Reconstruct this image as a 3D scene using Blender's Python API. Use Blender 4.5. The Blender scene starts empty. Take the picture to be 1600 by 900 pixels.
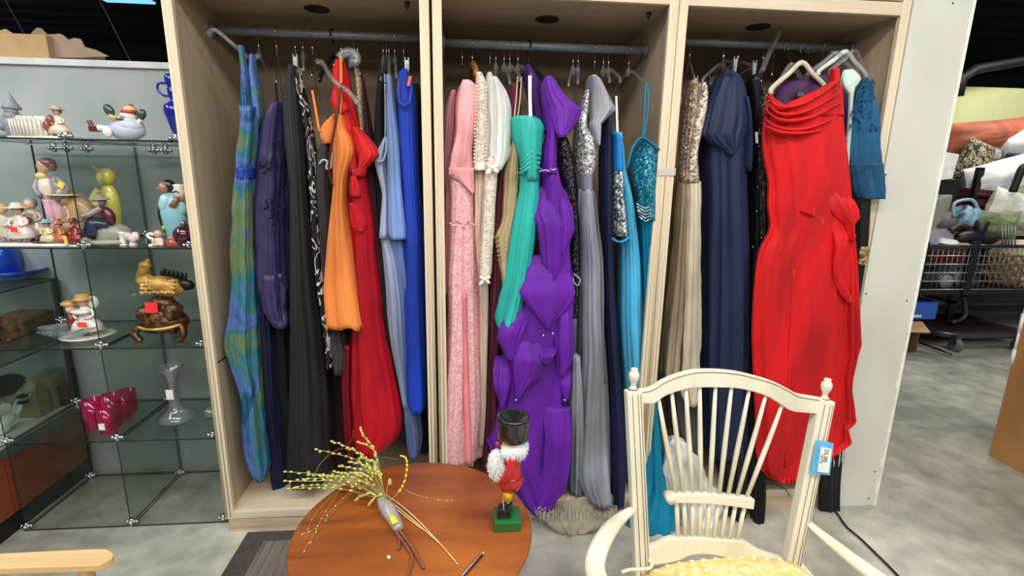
import bpy, math, random
from mathutils import Vector, Matrix, noise
PI = math.pi
rnd = random.Random(7)

# ------------------------------------------------------------------ camera
F, PITCH, YAW, ROLL, CAMH = 780.0, 0.22054, 0.09023, -0.01634, 1.5
cp_, sp_, cy_, sy_, cr_, sr_ = math.cos(PITCH), math.sin(PITCH), math.cos(YAW), math.sin(YAW), math.cos(ROLL), math.sin(ROLL)
FW = Vector((sy_ * cp_, cy_ * cp_, -sp_)); RT = Vector((cy_, -sy_, 0)); DN = FW.cross(RT)
RT, DN = RT * cr_ + DN * sr_, DN * cr_ - RT * sr_
cam_d = bpy.data.cameras.new('camera'); cam = bpy.data.objects.new('camera', cam_d)
bpy.context.scene.collection.objects.link(cam)
cam_d.sensor_width = 36.0; cam_d.lens = F / 1600 * 36.0; cam_d.clip_start = 0.05
mw = Matrix((RT, -DN, -FW)).transposed().to_4x4(); mw.translation = Vector((0, 0, CAMH))
cam.matrix_world = mw
SC = bpy.context.scene; SC.camera = cam
SC.view_settings.view_transform = 'Standard'; SC.view_settings.look = 'None'
SC.view_settings.gamma = 1; SC.view_settings.use_curve_mapping = False
SC.view_settings.exposure = -0.08
SC.cycles.transparent_max_bounces = 40; SC.cycles.max_bounces = 8

# ------------------------------------------------------------------ world and lights
w = bpy.data.worlds.new('world'); SC.world = w; w.use_nodes = True
w.node_tree.nodes['Background'].inputs[0].default_value = (0.80, 0.86, 0.95, 1)
w.node_tree.nodes['Background'].inputs[1].default_value = 0.22

def area(name, loc, sx, sy, power, col=(1, 0.97, 0.92), target=None):
    l = bpy.data.lights.new(name, 'AREA'); l.shape = 'RECTANGLE'; l.size = sx; l.size_y = sy
    l.energy = power; l.color = col
    o = bpy.data.objects.new(name, l); SC.collection.objects.link(o); o.location = loc
    if target is not None:
        o.rotation_euler = (Vector(target) - Vector(loc)).to_track_quat('-Z', 'Y').to_euler()
    return o
area('fluorescent_bank_near', (0.2, 0.15, 3.25), 4.4, 0.5, 118)
area('fluorescent_bank_rear', (0.2, -2.6, 3.25), 5.0, 0.8, 95, target=(0.2, 1.0, 1.2))
area('fluorescent_bank_left', (-3.0, 0.6, 3.25), 0.6, 2.4, 55, (0.9, 0.96, 1.0))
area('fluorescent_bank_right', (3.9, 1.6, 3.25), 0.6, 3.2, 70)
area('fluorescent_bank_far', (5.2, 4.3, 3.3), 2.4, 0.4, 55)

# ------------------------------------------------------------------ mesh helpers
def ray(px, py):
    return RT * ((px - 800) / F) + DN * ((py - 450) / F) + FW
def at(px, py, Y):
    d = ray(px, py); t = Y / d.y; return Vector((d.x * t, Y, CAMH + d.z * t))
def atz(px, py, Z):
    d = ray(px, py); t = (Z - CAMH) / d.z; return Vector((d.x * t, d.y * t, Z))
def onp(px, py, a, b):           # point of the plane y = a + b*z
    d = ray(px, py); t = (a + b * CAMH) / (d.y - b * d.z); return Vector((d.x * t, d.y * t, CAMH + d.z * t))

class G:
    def __init__(s): s.v = []; s.f = []; s.m = []; s.smooth = []
    def add(s, vs, fs, m=0, smooth=False):
        b = len(s.v); s.v += [tuple(v) for v in vs]
        for f in fs: s.f.append(tuple(i + b for i in f)); s.m.append(m); s.smooth.append(smooth)
        return s
    def box(s, x0, x1, y0, y1, z0, z1, m=0, M=None):
        vs = [Vector((x, y, z)) for z in (z0, z1) for y in (y0, y1) for x in (x0, x1)]
        if M: vs = [M @ v for v in vs]
        return s.add(vs, [(0, 2, 3, 1), (4, 5, 7, 6), (0, 1, 5, 4), (2, 6, 7, 3), (0, 4, 6, 2), (1, 3, 7, 5)], m)
    def tube(s, pts, r, n=8, m=0, flat=1.0, up=None, cap=True):
        pts = [Vector(p) for p in pts]; N = len(pts)
        rs = r if isinstance(r, (list, tuple)) else [r] * N
        T = [(pts[min(i + 1, N - 1)] - pts[max(i - 1, 0)]).normalized() for i in range(N)]
        a = Vector(up) if up else (Vector((0, 0, 1)) if abs(T[0].z) < .9 else Vector((0, 1, 0)))
        vs = []; u = (a - T[0] * a.dot(T[0])).normalized()
        for i in range(N):
            u = (u - T[i] * u.dot(T[i])).normalized(); w_ = T[i].cross(u)
            for k in range(n):
                t = 2 * PI * k / n; vs.append(pts[i] + (u * math.cos(t) * flat + w_ * math.sin(t)) * rs[i])
        fs = [(i * n + k, i * n + (k + 1) % n, (i + 1) * n + (k + 1) % n, (i + 1) * n + k) for i in range(N - 1) for k in range(n)]
        if cap: fs += [tuple(reversed(range(n))), tuple((N - 1) * n + k for k in range(n))]
        return s.add(vs, fs, m, True)
    def lathe(s, prof, c=(0, 0, 0), n=20, m=0, M=None, sx=1, sy=1, wob=None):
        c = Vector(c); vs = []
        for (r, z) in prof:
            for k in range(n):
                t = 2 * PI * k / n; q = r * (1 + (wob(t, z) if wob else 0))
                v = Vector((q * math.cos(t) * sx, q * math.sin(t) * sy, z))
                vs.append(c + (M @ v if M else v))
        N = len(prof)
        fs = [(i * n + k, i * n + (k + 1) % n, (i + 1) * n + (k + 1) % n, (i + 1) * n + k) for i in range(N - 1) for k in range(n)]
        if prof[0][0] > 1e-5: fs.append(tuple(reversed(range(n))))
        if prof[-1][0] > 1e-5: fs.append(tuple((N - 1) * n + k for k in range(n)))
        return s.add(vs, fs, m, True)
    def ell(s, c, r, n=14, m=0, M=None, lump=0, seed=0):
        c = Vector(c); r = (r, r, r) if not isinstance(r, (list, tuple)) else r
        vs = [c + (M @ Vector((0, 0, -r[2])) if M else Vector((0, 0, -r[2])))]; h = max(5, n // 2)
        for i in range(1, h):
            p = PI * i / h
            for k in range(n):
                t = 2 * PI * k / n
                u = Vector((math.sin(p) * math.cos(t), math.sin(p) * math.sin(t), -math.cos(p)))
                q = 1 + (lump * noise.noise(u * 2.3 + Vector((seed, seed * .7, 0))) if lump else 0)
                v = Vector((u.x * r[0], u.y * r[1], u.z * r[2])) * q
                vs.append(c + (M @ v if M else v))
        vs.append(c + (M @ Vector((0, 0, r[2])) if M else Vector((0, 0, r[2]))))
        e = len(vs) - 1; fs = [(0, 1 + (k + 1) % n, 1 + k) for k in range(n)]
        for i in range(h - 2):
            for k in range(n):
                a = 1 + i * n; fs.append((a + k, a + (k + 1) % n, a + n + (k + 1) % n, a + n + k))
        a = 1 + (h - 2) * n; fs += [(a + k, a + (k + 1) % n, e) for k in range(n)]
        return s.add(vs, fs, m, True)
    def slab(s, A, B, off, m=0, smooth=False):     # strip between two curves, given thickness
        A = [Vector(p) for p in A]; B = [Vector(p) for p in B]; off = Vector(off); n = len(A)
        vs = A + B + [p + off for p in A] + [p + off for p in B]
        fs = []
        for i in range(n - 1):
            fs += [(i, i + 1, n + i + 1, n + i), (2 * n + i, 3 * n + i, 3 * n + i + 1, 2 * n + i + 1),
                   (i, 2 * n + i, 2 * n + i + 1, i + 1), (n + i, n + i + 1, 3 * n + i + 1, 3 * n + i)]
        fs += [(0, n, 3 * n, 2 * n), (n - 1, 3 * n - 1, 4 * n - 1, 2 * n - 1)]
        return s.add(vs, fs, m, smooth)
    def poly(s, P, off, m=0):
        P = [Vector(p) for p in P]; off = Vector(off); n = len(P)
        return s.add(P + [p + off for p in P], [tuple(range(n)), tuple(reversed(range(n, 2 * n)))] +
                     [(i, n + i, n + (i + 1) % n, (i + 1) % n) for i in range(n)], m)

def meta(o, label=None, cat=None, group=None, kind=None):
    if label: o['label'] = label
    if cat: o['category'] = cat
    if group: o['group'] = group
    if kind: o['kind'] = kind
    return o
def thing(name, label, cat, loc, group=None):
    o = bpy.data.objects.new(name, None); SC.collection.objects.link(o); o.location = loc
    o.empty_display_size = .05
    return meta(o, label, cat, group)
def wloc(o):
    l = Vector(o.location)
    while o.parent: o = o.parent; l = l + Vector(o.location)
    return l
def obj(name, g, mats, parent=None, loc=None, bevel=0, label=None, cat=None, group=None, kind=None, sub=0):
    me = bpy.data.meshes.new(name)
    org = wloc(parent) if parent else (Vector(loc) if loc is not None else Vector((0, 0, 0)))
    vs = [(v[0] - org.x, v[1] - org.y, v[2] - org.z) for v in g.v]
    me.from_pydata(vs, [], g.f)
    mats = mats if isinstance(mats, (list, tuple)) else [mats]
    for m_ in mats: me.materials.append(m_)
    me.polygons.foreach_set('material_index', g.m); me.polygons.foreach_set('use_smooth', g.smooth)
    me.update()
    o = bpy.data.objects.new(name, me); SC.collection.objects.link(o)
    if parent: o.parent = parent
    else: o.location = org
    if bevel:
        b = o.modifiers.new('b', 'BEVEL'); b.width = bevel; b.segments = 2; b.limit_method = 'ANGLE'
    if sub:
        b = o.modifiers.new('s', 'SUBSURF'); b.levels = sub; b.render_levels = sub
    return meta(o, label, cat, group, kind)
def solo(name, g, mats, label, cat, group=None, bevel=0, kind=None, base=None):
    xs = [v[0] for v in g.v]; ys = [v[1] for v in g.v]; zs = [v[2] for v in g.v]
    loc = base or ((min(xs) + max(xs)) / 2, (min(ys) + max(ys)) / 2, min(zs))
    return obj(name, g, mats, None, loc, bevel, label, cat, group, kind)
def copy_tree(o, parent=None):
    c = o.copy(); SC.collection.objects.link(c)
    if parent: c.parent = parent
    for ch in [x for x in SC.objects if x.parent == o]: copy_tree(ch, c)
    return c

# ------------------------------------------------------------------ materials
def L(c):
    return tuple(((x / 255) / 12.92 if x / 255 <= .04045 else ((x / 255 + .055) / 1.055) ** 2.4) for x in c) + (1,)
def newmat(name):
    m = bpy.data.materials.new(name); m.use_nodes = True; nt = m.node_tree
    return m, nt, nt.nodes['Principled BSDF']
def mix_noise(nt, b, cols, scale=(8, 8, 8), detail=4, dist=0.0, pos=(0.35, 0.65), const=False, rough=.5):
    tc = nt.nodes.new('ShaderNodeTexCoord'); mp = nt.nodes.new('ShaderNodeMapping'); mp.inputs['Scale'].default_value = scale
    nz = nt.nodes.new('ShaderNodeTexNoise'); nz.inputs['Scale'].default_value = 1; nz.inputs['Detail'].default_value = detail
    nz.inputs['Distortion'].default_value = dist; nz.inputs['Roughness'].default_value = rough
    rp = nt.nodes.new('ShaderNodeValToRGB'); cr = rp.color_ramp
    n = len(cols)
    for i, c in enumerate(cols):
        p = pos[0] + (pos[1] - pos[0]) * i / (n - 1) if len(pos) == 2 else pos[i]
        if i < 2: cr.elements[i].position = p; cr.elements[i].color = L(c)
        else: e = cr.elements.new(p); e.color = L(c)
    if const: cr.interpolation = 'CONSTANT'
    nt.links.new(tc.outputs['Object'], mp.inputs[0]); nt.links.new(mp.outputs[0], nz.inputs['Vector'])
    nt.links.new(nz.outputs['Fac'], rp.inputs[0]); nt.links.new(rp.outputs[0], b.inputs['Base Color'])
    return tc, nz, rp
def bump(nt, b, tc, scale, strength, dist=.002, detail=3, kind='noise', prev=None):
    mp = nt.nodes.new('ShaderNodeMapping'); mp.inputs['Scale'].default_value = scale if isinstance(scale, tuple) else (scale,) * 3
    if kind == 'noise': t = nt.nodes.new('ShaderNodeTexNoise'); t.inputs['Detail'].default_value = detail; out = t.outputs['Fac']
    else: t = nt.nodes.new('ShaderNodeTexVoronoi'); out = t.outputs['Distance']
    t.inputs['Scale'].default_value = 1
    bp = nt.nodes.new('ShaderNodeBump'); bp.inputs['Strength'].default_value = strength; bp.inputs['Distance'].default_value = dist
    nt.links.new(tc.outputs['Object'], mp.inputs[0]); nt.links.new(mp.outputs[0], t.inputs['Vector'])
    nt.links.new(out, bp.inputs['Height'])
    if prev: nt.links.new(prev.outputs[0], bp.inputs['Normal'])
    nt.links.new(bp.outputs[0], b.inputs['Normal']); return bp
def sc3(c, k): return tuple(min(255, max(0, x * k)) for x in c)
_mc = {}
def cloth(c, rough=.75, sheen=.15, wr=.16, name='fabric'):
    key = ('c', c, rough, sheen, wr)
    if key in _mc: return _mc[key]
    m, nt, b = newmat(name); tc, _, _ = mix_noise(nt, b, [sc3(c, .84), sc3(c, 1.08)], (7, 7, 2.2), 3)
    b.inputs['Roughness'].default_value = rough; b.inputs['Sheen Weight'].default_value = sheen * .12
    b.inputs['Specular IOR Level'].default_value = .35
    p = bump(nt, b, tc, 900, .25, .0006, 1); bump(nt, b, tc, (14, 14, 7), wr, .006, 4, prev=p)
    _mc[key] = m; return m
def satin(c, rough=.38, wr=.25): return cloth(c, rough, .05, wr, 'satin')
def plain(c, rough=.5, metal=0, name='paint', coat=0, var=.04, emit=None):
    key = ('p', c, rough, metal, coat, var, emit)
    if key in _mc: return _mc[key]
    m, nt, b = newmat(name); tc, _, _ = mix_noise(nt, b, [sc3(c, 1 - var), sc3(c, 1 + var)], (14, 14, 14), 4)
    b.inputs['Roughness'].default_value = rough; b.inputs['Metallic'].default_value = metal; b.inputs['Coat Weight'].default_value = coat
    if emit: b.inputs['Emission Color'].default_value = L(c); b.inputs['Emission Strength'].default_value = emit
    _mc[key] = m; return m
def mottled(cols, scale, rough=.5, name='mottled', dist=0, metal=0, bmp=0, pos=(.3, .7), const=False, detail=4):
    m, nt, b = newmat(name); tc, _, _ = mix_noise(nt, b, cols, scale if isinstance(scale, tuple) else (scale,) * 3, detail, dist, pos, const)
    b.inputs['Roughness'].default_value = rough; b.inputs['Metallic'].default_value = metal
    if bmp: bump(nt, b, tc, 60, bmp, .003)
    return m
def wood(c1, c2, axis='z', rough=.5, k=1.0, name='wood'):
    s = {'z': (38, 38, 1.6), 'x': (1.6, 38, 38), 'y': (38, 1.6, 38)}[axis]
    m, nt, b = newmat(name); tc, _, _ = mix_noise(nt, b, [c1, c2], tuple(q * k for q in s), 6, .4, (.3, .7), rough=.6)
    b.inputs['Roughness'].default_value = rough
    bump(nt, b, tc, tuple(q * 3 for q in s), .12, .001); return m
def sequins(c1, c2, scale=170, metal=.4, c0=None):
    m, nt, b = newmat('sequins')
    tc = nt.nodes.new('ShaderNodeTexCoord'); vo = nt.nodes.new('ShaderNodeTexVoronoi'); vo.inputs['Scale'].default_value = scale
    rp = nt.nodes.new('ShaderNodeValToRGB'); rp.color_ramp.elements[0].color = L(c1); rp.color_ramp.elements[1].color = L(c2)
    rp.color_ramp.elements[0].position = .2; rp.color_ramp.elements[1].position = .85
    sp = nt.nodes.new('ShaderNodeSeparateColor')
    nt.links.new(tc.outputs['Object'], vo.inputs['Vector']); nt.links.new(vo.outputs['Color'], sp.inputs[0])
    nt.links.new(sp.outputs[0], rp.inputs[0]); nt.links.new(rp.outputs[0], b.inputs['Base Color'])
    b.inputs['Metallic'].default_value = metal; b.inputs['Roughness'].default_value = .28
    # facets: each cell tilts its own way
    vm = nt.nodes.new('ShaderNodeVectorMath'); vm.operation = 'SUBTRACT'; vm.inputs[1].default_value = (.5, .5, .5)
    vs = nt.nodes.new('ShaderNodeVectorMath'); vs.operation = 'SCALE'; vs.inputs['Scale'].default_value = .9
    ge = nt.nodes.new('ShaderNodeNewGeometry'); va = nt.nodes.new('ShaderNodeVectorMath'); va.operation = 'ADD'
    vn = nt.nodes.new('ShaderNodeVectorMath'); vn.operation = 'NORMALIZE'
    nt.links.new(vo.outputs['Color'], vm.inputs[0]); nt.links.new(vm.outputs[0], vs.inputs[0])
    nt.links.new(vs.outputs[0], va.inputs[0]); nt.links.new(ge.outputs['Normal'], va.inputs[1])
    nt.links.new(va.outputs[0], vn.inputs[0]); nt.links.new(vn.outputs[0], b.inputs['Normal'])
    return m
def lace(c, c2, scale=60):
    m, nt, b = newmat('lace')
    tc = nt.nodes.new('ShaderNodeTexCoord'); nz = nt.nodes.new('ShaderNodeTexNoise'); nz.inputs['Scale'].default_value = scale; nz.inputs['Detail'].default_value = 2
    nz.inputs['Distortion'].default_value = 1.5
    rp = nt.nodes.new('ShaderNodeValToRGB'); rp.color_ramp.elements[0].color = L(c2); rp.color_ramp.elements[1].color = L(c)
    rp.color_ramp.elements[0].position = .42; rp.color_ramp.elements[1].position = .54
    bp = nt.nodes.new('ShaderNodeBump'); bp.inputs['Strength'].default_value = .8; bp.inputs['Distance'].default_value = .004
    nt.links.new(tc.outputs['Object'], nz.inputs['Vector']); nt.links.new(nz.outputs['Fac'], rp.inputs[0])
    nt.links.new(rp.outputs[0], b.inputs['Base Color']); nt.links.new(nz.outputs['Fac'], bp.inputs['Height']); nt.links.new(bp.outputs[0], b.inputs['Normal'])
    b.inputs['Roughness'].default_value = .75; return m
def clear(name, tint=(235, 245, 240), refl=1.0, rough=.03, dens=0.0, dcol=(200, 210, 210)):
    key = ('g', tint, refl, rough, dens, dcol)
    if key in _mc: return _mc[key]
    m = bpy.data.materials.new(name); m.use_nodes = True; nt = m.node_tree; nt.nodes.clear()
    out = nt.nodes.new('ShaderNodeOutputMaterial'); tr = nt.nodes.new('ShaderNodeBsdfTransparent'); tr.inputs[0].default_value = L(tint)
    gl = nt.nodes.new('ShaderNodeBsdfGlossy'); gl.inputs['Roughness'].default_value = rough
    fr = nt.nodes.new('ShaderNodeLayerWeight'); fr.inputs['Blend'].default_value = .5
    pw = nt.nodes.new('ShaderNodeMath'); pw.operation = 'POWER'; pw.inputs[1].default_value = 4 if refl < 1.2 else 2.2
    mu = nt.nodes.new('ShaderNodeMath'); mu.operation = 'MULTIPLY_ADD'; mu.inputs[1].default_value = .55 * min(1.6, refl); mu.inputs[2].default_value = .035 * refl; mu.use_clamp = True
    mx = nt.nodes.new('ShaderNodeMixShader')
    nt.links.new(fr.outputs['Facing'], pw.inputs[0]); nt.links.new(pw.outputs[0], mu.inputs[0]); nt.links.new(mu.outputs[0], mx.inputs[0])
    last = tr.outputs[0]
    if dens:
        df = nt.nodes.new('ShaderNodeBsdfDiffuse'); df.inputs[0].default_value = L(dcol); m2 = nt.nodes.new('ShaderNodeMixShader'); m2.inputs[0].default_value = dens
        nt.links.new(last, m2.inputs[1]); nt.links.new(df.outputs[0], m2.inputs[2]); last = m2.outputs[0]
    nt.links.new(last, mx.inputs[1]); nt.links.new(gl.outputs[0], mx.inputs[2]); nt.links.new(mx.outputs[0], out.inputs[0])
    _mc[key] = m; return m

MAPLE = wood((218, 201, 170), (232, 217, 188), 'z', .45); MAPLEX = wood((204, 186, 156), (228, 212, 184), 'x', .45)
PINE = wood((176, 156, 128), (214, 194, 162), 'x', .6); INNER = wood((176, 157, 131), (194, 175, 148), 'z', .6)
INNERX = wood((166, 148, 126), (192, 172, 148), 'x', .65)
BACK_SHADE = wood((134, 116, 92), (148, 129, 103), 'z', .65)  # back panel: inner wood darkened, closet shade put into its colour
CHROME = plain((205, 208, 210), .12, 1, 'chrome'); STEEL = plain((150, 156, 158), .35, .9, 'steel')
RODM = plain((128, 134, 137), .4, .25, 'rod steel'); DARK = plain((18, 18, 20), .6, 0, 'dark')
PLAST = clear('clear plastic', (242, 243, 243), 1.2, .08, .09, (238, 240, 242))
GLASS = clear('shelf glass', (243, 246, 244), 1.0, .02, .012, (110, 122, 116))
GEDGE = plain((22, 44, 38), .15, 0, 'glass edge')
CRYST = clear('crystal', (225, 232, 232), 2.6, .05, .12, (215, 222, 222))
WHITEP = plain((236, 236, 232), .5)

# ------------------------------------------------------------------ the setting
FLOORM, nt, b = newmat('concrete')
tc, nz, rp = mix_noise(nt, b, [(140, 140, 130), (178, 178, 166), (200, 200, 188)], (1.6, 1.6, 1.6), 8, .8, (.3, .72), rough=.62)
n2 = nt.nodes.new('ShaderNodeTexNoise'); n2.inputs['Scale'].default_value = 9; n2.inputs['Detail'].default_value = 8
r2 = nt.nodes.new('ShaderNodeValToRGB'); r2.color_ramp.elements[0].position = .35; r2.color_ramp.elements[1].position = .7
r2.color_ramp.elements[0].color = (.72, .72, .72, 1); r2.color_ramp.elements[1].color = (1.12, 1.1, 1.06, 1)
mm = nt.nodes.new('ShaderNodeMixRGB'); mm.blend_type = 'MULTIPLY'; mm.inputs[0].default_value = 1
nt.links.new(tc.outputs['Object'], n2.inputs['Vector']); nt.links.new(n2.outputs['Fac'], r2.inputs[0])
nt.links.new(rp.outputs[0], mm.inputs[1]); nt.links.new(r2.outputs[0], mm.inputs[2]); nt.links.new(mm.outputs[0], b.inputs['Base Color'])
b.inputs['Roughness'].default_value = .42; bump(nt, b, tc, 30, .15, .002)
obj('floor', G().box(-7, 12, -5, 10, -.1, 0), FLOORM, kind='structure')
CEIL = mottled([(22, 28, 36), (34, 42, 52)], (1, 6, 1), .8)
obj('ceiling', G().box(-7, 12, 2.7, 10, 3.5, 3.6), CEIL, kind='structure')
obj('wall_back', G().box(-7, 12, 9.0, 9.2, 0, 3.5), plain((16, 18, 22), .8), kind='structure')
g = G()
for i in range(14): g.box(-7, 12, 3.2 + i * .42, 3.24 + i * .42, 3.44, 3.5)
obj('trim_1', g, plain((14, 18, 22), .7), kind='structure')
for k, x in enumerate((-3.2, -2.55, -2.0)):       # thin cables slung below the dark ceiling
    solo('ceiling_cable', G().tube([(x - .5, 4.2, 3.44), (x - .15, 4.25, 2.8), (x + .05, 4.3, 2.2), (x + .2, 4.3, 1.2), (x + .2, 4.3, .02)], .006, 6),
         plain((60, 66, 72), .5), ['thin grey cable hanging nearest the left edge over the cardboard box', 'thin grey cable hanging behind the box flaps, middle of three', 'thin grey cable hanging behind the right end of the grey partition top'][k], 'cable')
# grey display partition on the left
PART = mottled([(164, 171, 168), (186, 191, 188)], 3.5, .85, bmp=.3)
obj('wall_left', G().box(-4.0, -1.045, 2.46, 3.1, 0, 1.93), PART, kind='structure')
obj('trim_2', G().box(-4.0, -1.045, 2.445, 3.11, 1.93, 1.957), plain((222, 222, 218), .5), kind='structure', bevel=.002)
# white wall end right of the wardrobes
WALLW = mottled([(205, 204, 192), (222, 221, 210)], (3, 3, 2.2), .6, bmp=.1)
g = G().box(1.679, 1.918, 1.935, 2.62, 0, 3.3)
wr = obj('wall_right', g, WALLW, kind='structure')
g = G(); rr = random.Random(3); z = 0.0
while z < 3.3:
    h = rr.uniform(.03, .12) if z < .9 else rr.uniform(.3, .6)
    wx = .011 + rr.uniform(-.004, .003) * (1 if z < .9 else .2)
    g.box(1.926 - wx, 1.928, 1.929, 1.95, z, min(3.3, z + h)); z += h
obj('trim_3', g, plain((240, 240, 226), .5), kind='structure')
g = G()
for (x, y) in ((1353, 459), (1417, 470), (1384, 273), (1357, 779), (1367, 737), (1489, 5)):
    p = at(x, y, 1.935); g.ell(p, (.0035, .002, .0045), 8)
    if y == 779: pass
obj('screw_hole', g, DARK, wr, kind='stuff')
# far right: yellow panel wall and its dark post
obj('wall_far', G().box(4.95, 8.6, 5.4, 5.5, .9, at(1505, 135, 5.4).z), plain((222, 225, 166), .7, var=.01), kind='structure')
obj('trim_4', G().box(4.79, 4.95, 5.36, 5.52, 0, 3.3), plain((14, 14, 16), .5), kind='structure')
a0 = at(1500, 118, 5.2); a1 = at(1600, 92, 5.2)
solo('ceiling_duct', G().tube([at(1497, 150, 5.2), at(1503, 122, 5.2), at(1525, 108, 5.2), at(1560, 102, 5.2), at(1640, 88, 5.2), at(1760, 60, 5.2)], .05, 10), plain((17, 18, 20), .6),
     'dark curved pipe running above the yellow wall panel', 'pipe')
# lit ceiling fixture at top left
p = atz(190, -4, 3.42)
t = thing('ceiling_light', 'bluish lit ceiling light at the top left above the dark void', 'ceiling light', (p.x, p.y, 3.40))
obj('housing', G().box(p.x - .30, p.x + .30, p.y - .18, p.y + .2, 3.43, 3.5), plain((60, 66, 72), .5), t)
obj('diffuser', G().box(p.x - .27, p.x + .27, p.y - .15, p.y + .17, 3.41, 3.43), plain((120, 190, 255), .5, emit=1.6, var=.02), t)

# ------------------------------------------------------------------ wardrobes
ZT, ZB = 2.122, .095
def wardrobe(x0, x1, label, yfz=1.941, base=True):
    t = thing('wardrobe_unit', label, 'wardrobe', ((x0 + x1) / 2, 2.25, 0), 'open maple wardrobe units in a row')
    f = yfz; s = .034
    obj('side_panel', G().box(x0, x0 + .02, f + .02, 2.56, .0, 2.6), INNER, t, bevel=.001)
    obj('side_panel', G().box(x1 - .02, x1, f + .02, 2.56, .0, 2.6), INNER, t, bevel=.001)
    obj('back_panel', G().box(x0 + .02, x1 - .02, 2.54, 2.56, .06, 2.6), BACK_SHADE, t)
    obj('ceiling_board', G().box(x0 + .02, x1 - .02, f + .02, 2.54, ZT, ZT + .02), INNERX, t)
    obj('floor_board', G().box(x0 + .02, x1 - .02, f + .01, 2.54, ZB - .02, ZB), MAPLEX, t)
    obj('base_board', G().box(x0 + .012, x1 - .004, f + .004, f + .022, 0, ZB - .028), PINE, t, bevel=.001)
    for xa, xb, sg in ((x0, x0 + s, 1), (x1 - s, x1, -1)):     # face frame, with a proud bead on the outer edge
        g = G().box(xa, xb, f, f + .02, ZB - .03, 2.6)
        st = obj('stile', g, MAPLE, t, bevel=.0015)
        e = xa if sg > 0 else xb
        obj('bead', G().tube([(e + sg * .006, f, ZB - .02), (e + sg * .006, f, 2.59)], .005, 8), MAPLE, st)
        obj('bead', G().tube([(e + sg * .022, f + .001, ZB - .02), (e + sg * .022, f + .001, 2.59)], .003, 6), MAPLE, st)
    rl = obj('rail', G().box(x0 + s, x1 - s, f, f + .02, ZT - .004, ZT + .042), MAPLEX, t, bevel=.0015)
    obj('rail', G().box(x0 + s, x1 - s, f, f + .02, ZB - .03, ZB + .004), MAPLEX, t, bevel=.0015)
    dr = obj('drawer_front', G().box(x0 + .042, x1 - .042, f - .004, f + .014, ZT + .046, 2.55), MAPLEX, t, bevel=.003)
    obj('knob', G().ell(((x0 + x1) / 2, f - .015, 2.36), .016), MAPLE, dr)
    return t
U1 = wardrobe(-1.024, -.133, 'open maple wardrobe unit on the left beside the glass shelves')
U2 = wardrobe(-.123, .770, 'open maple wardrobe unit in the middle behind the round table')
U3 = wardrobe(.772, 1.676, 'open maple wardrobe unit on the right beside the white wall end')
for u, (px, py) in ((U1, (495, 14)), (U2, (855, 30)), (U3, (1185, 42))):
    c = atz(px, py, ZT - .001)
    ri = obj('light_recess', G().lathe([(.0, .018), (.038, .018), (.042, -.001), (.047, -.003), (.047, 0), (.042, 0)], (c.x, c.y, ZT - .001), 28), plain((30, 28, 27), .5), u)
for (px, py, u) in ((636, 3, U1), (1014, 20, U2)):
    p = atz(px, py, ZT); obj('shelf_pin', G().lathe([(.0, -.03), (.008, -.012), (.011, 0)], p, 8), plain((70, 45, 30), .5), u)
sx = -1.004
obj('panel_seam', G().box(sx, sx + .0015, 1.965, 2.53, .746, .751), DARK, U1)
rods = [(-1.003, -.155, 2.24, 2.043, 'long grey steel rod in the left wardrobe'), (-.10, .748, 2.20, 2.02, 'grey steel rod in the middle wardrobe'), (.793, 1.655, 2.20, 2.062, 'grey steel rod in the right wardrobe')]
ROD = []
for (x0, x1, y, z, lb) in rods:
    t = thing('closet_rod', lb, 'rod', ((x0 + x1) / 2, y, z), 'wardrobe rods')
    obj('tube', G().tube([(x0, y, z), (x1, y, z)], .0165, 16), RODM, t)
    for xe in (x0, x1 - .012):
        obj('socket', G().tube([(xe, y, z), (xe + .012, y, z)], .026, 16), RODM, t)
    ROD.append((x0, x1, y, z))
# translucent tape joining two stiles
pa = at(1031, 268, 1.925); pb = at(1056, 268, 1.925)
solo('tape_strip', G().box(pa.x - .003, pb.x + .003, 1.9335, 1.9355, pa.z - .014, pa.z + .014), clear('tape', (250, 250, 245), 1.5, .3, .45, (240, 238, 230)),
     'strip of clear tape stuck across the two middle-right wardrobe stiles', 'tape')

# ------------------------------------------------------------------ garments
def cr(ps, n_out, lin=False):      # smooth interpolation of rows (y, xl, xr, Yf)
    out = []
    N = len(ps); seglen = [abs(ps[i + 1][0] - ps[i][0]) for i in range(N - 1)]; tot = sum(seglen)
    for i in range(N - 1):
        k = max(1, round(n_out * seglen[i] / tot))
        p0 = ps[max(i - 1, 0)]; p1 = ps[i]; p2 = ps[i + 1]; p3 = ps[min(i + 2, N - 1)]
        for j in range(k):
            t = j / k; h = []
            for c in range(len(p1)):
                d1 = (p2[c] - p0[c]) / max(1e-6, (p2[0] - p0[0])) * (p2[0] - p1[0]) if c else None
                d2 = (p3[c] - p1[c]) / max(1e-6, (p3[0] - p1[0])) * (p2[0] - p1[0]) if c else None
                if c == 0: h.append(p1[0] + (p2[0] - p1[0]) * t)
                else:
                    h.append((2 * t ** 3 - 3 * t * t + 1) * p1[c] + (t ** 3 - 2 * t * t + t) * d1 + (-2 * t ** 3 + 3 * t * t) * p2[c] + (t ** 3 - t * t) * d2)
            if lin: h = [p1[c] + (p2[c] - p1[c]) * t for c in range(len(p1))]
            out.append(tuple(h))
    out.append(tuple(ps[-1])); return out
SEED = [0]
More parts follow.
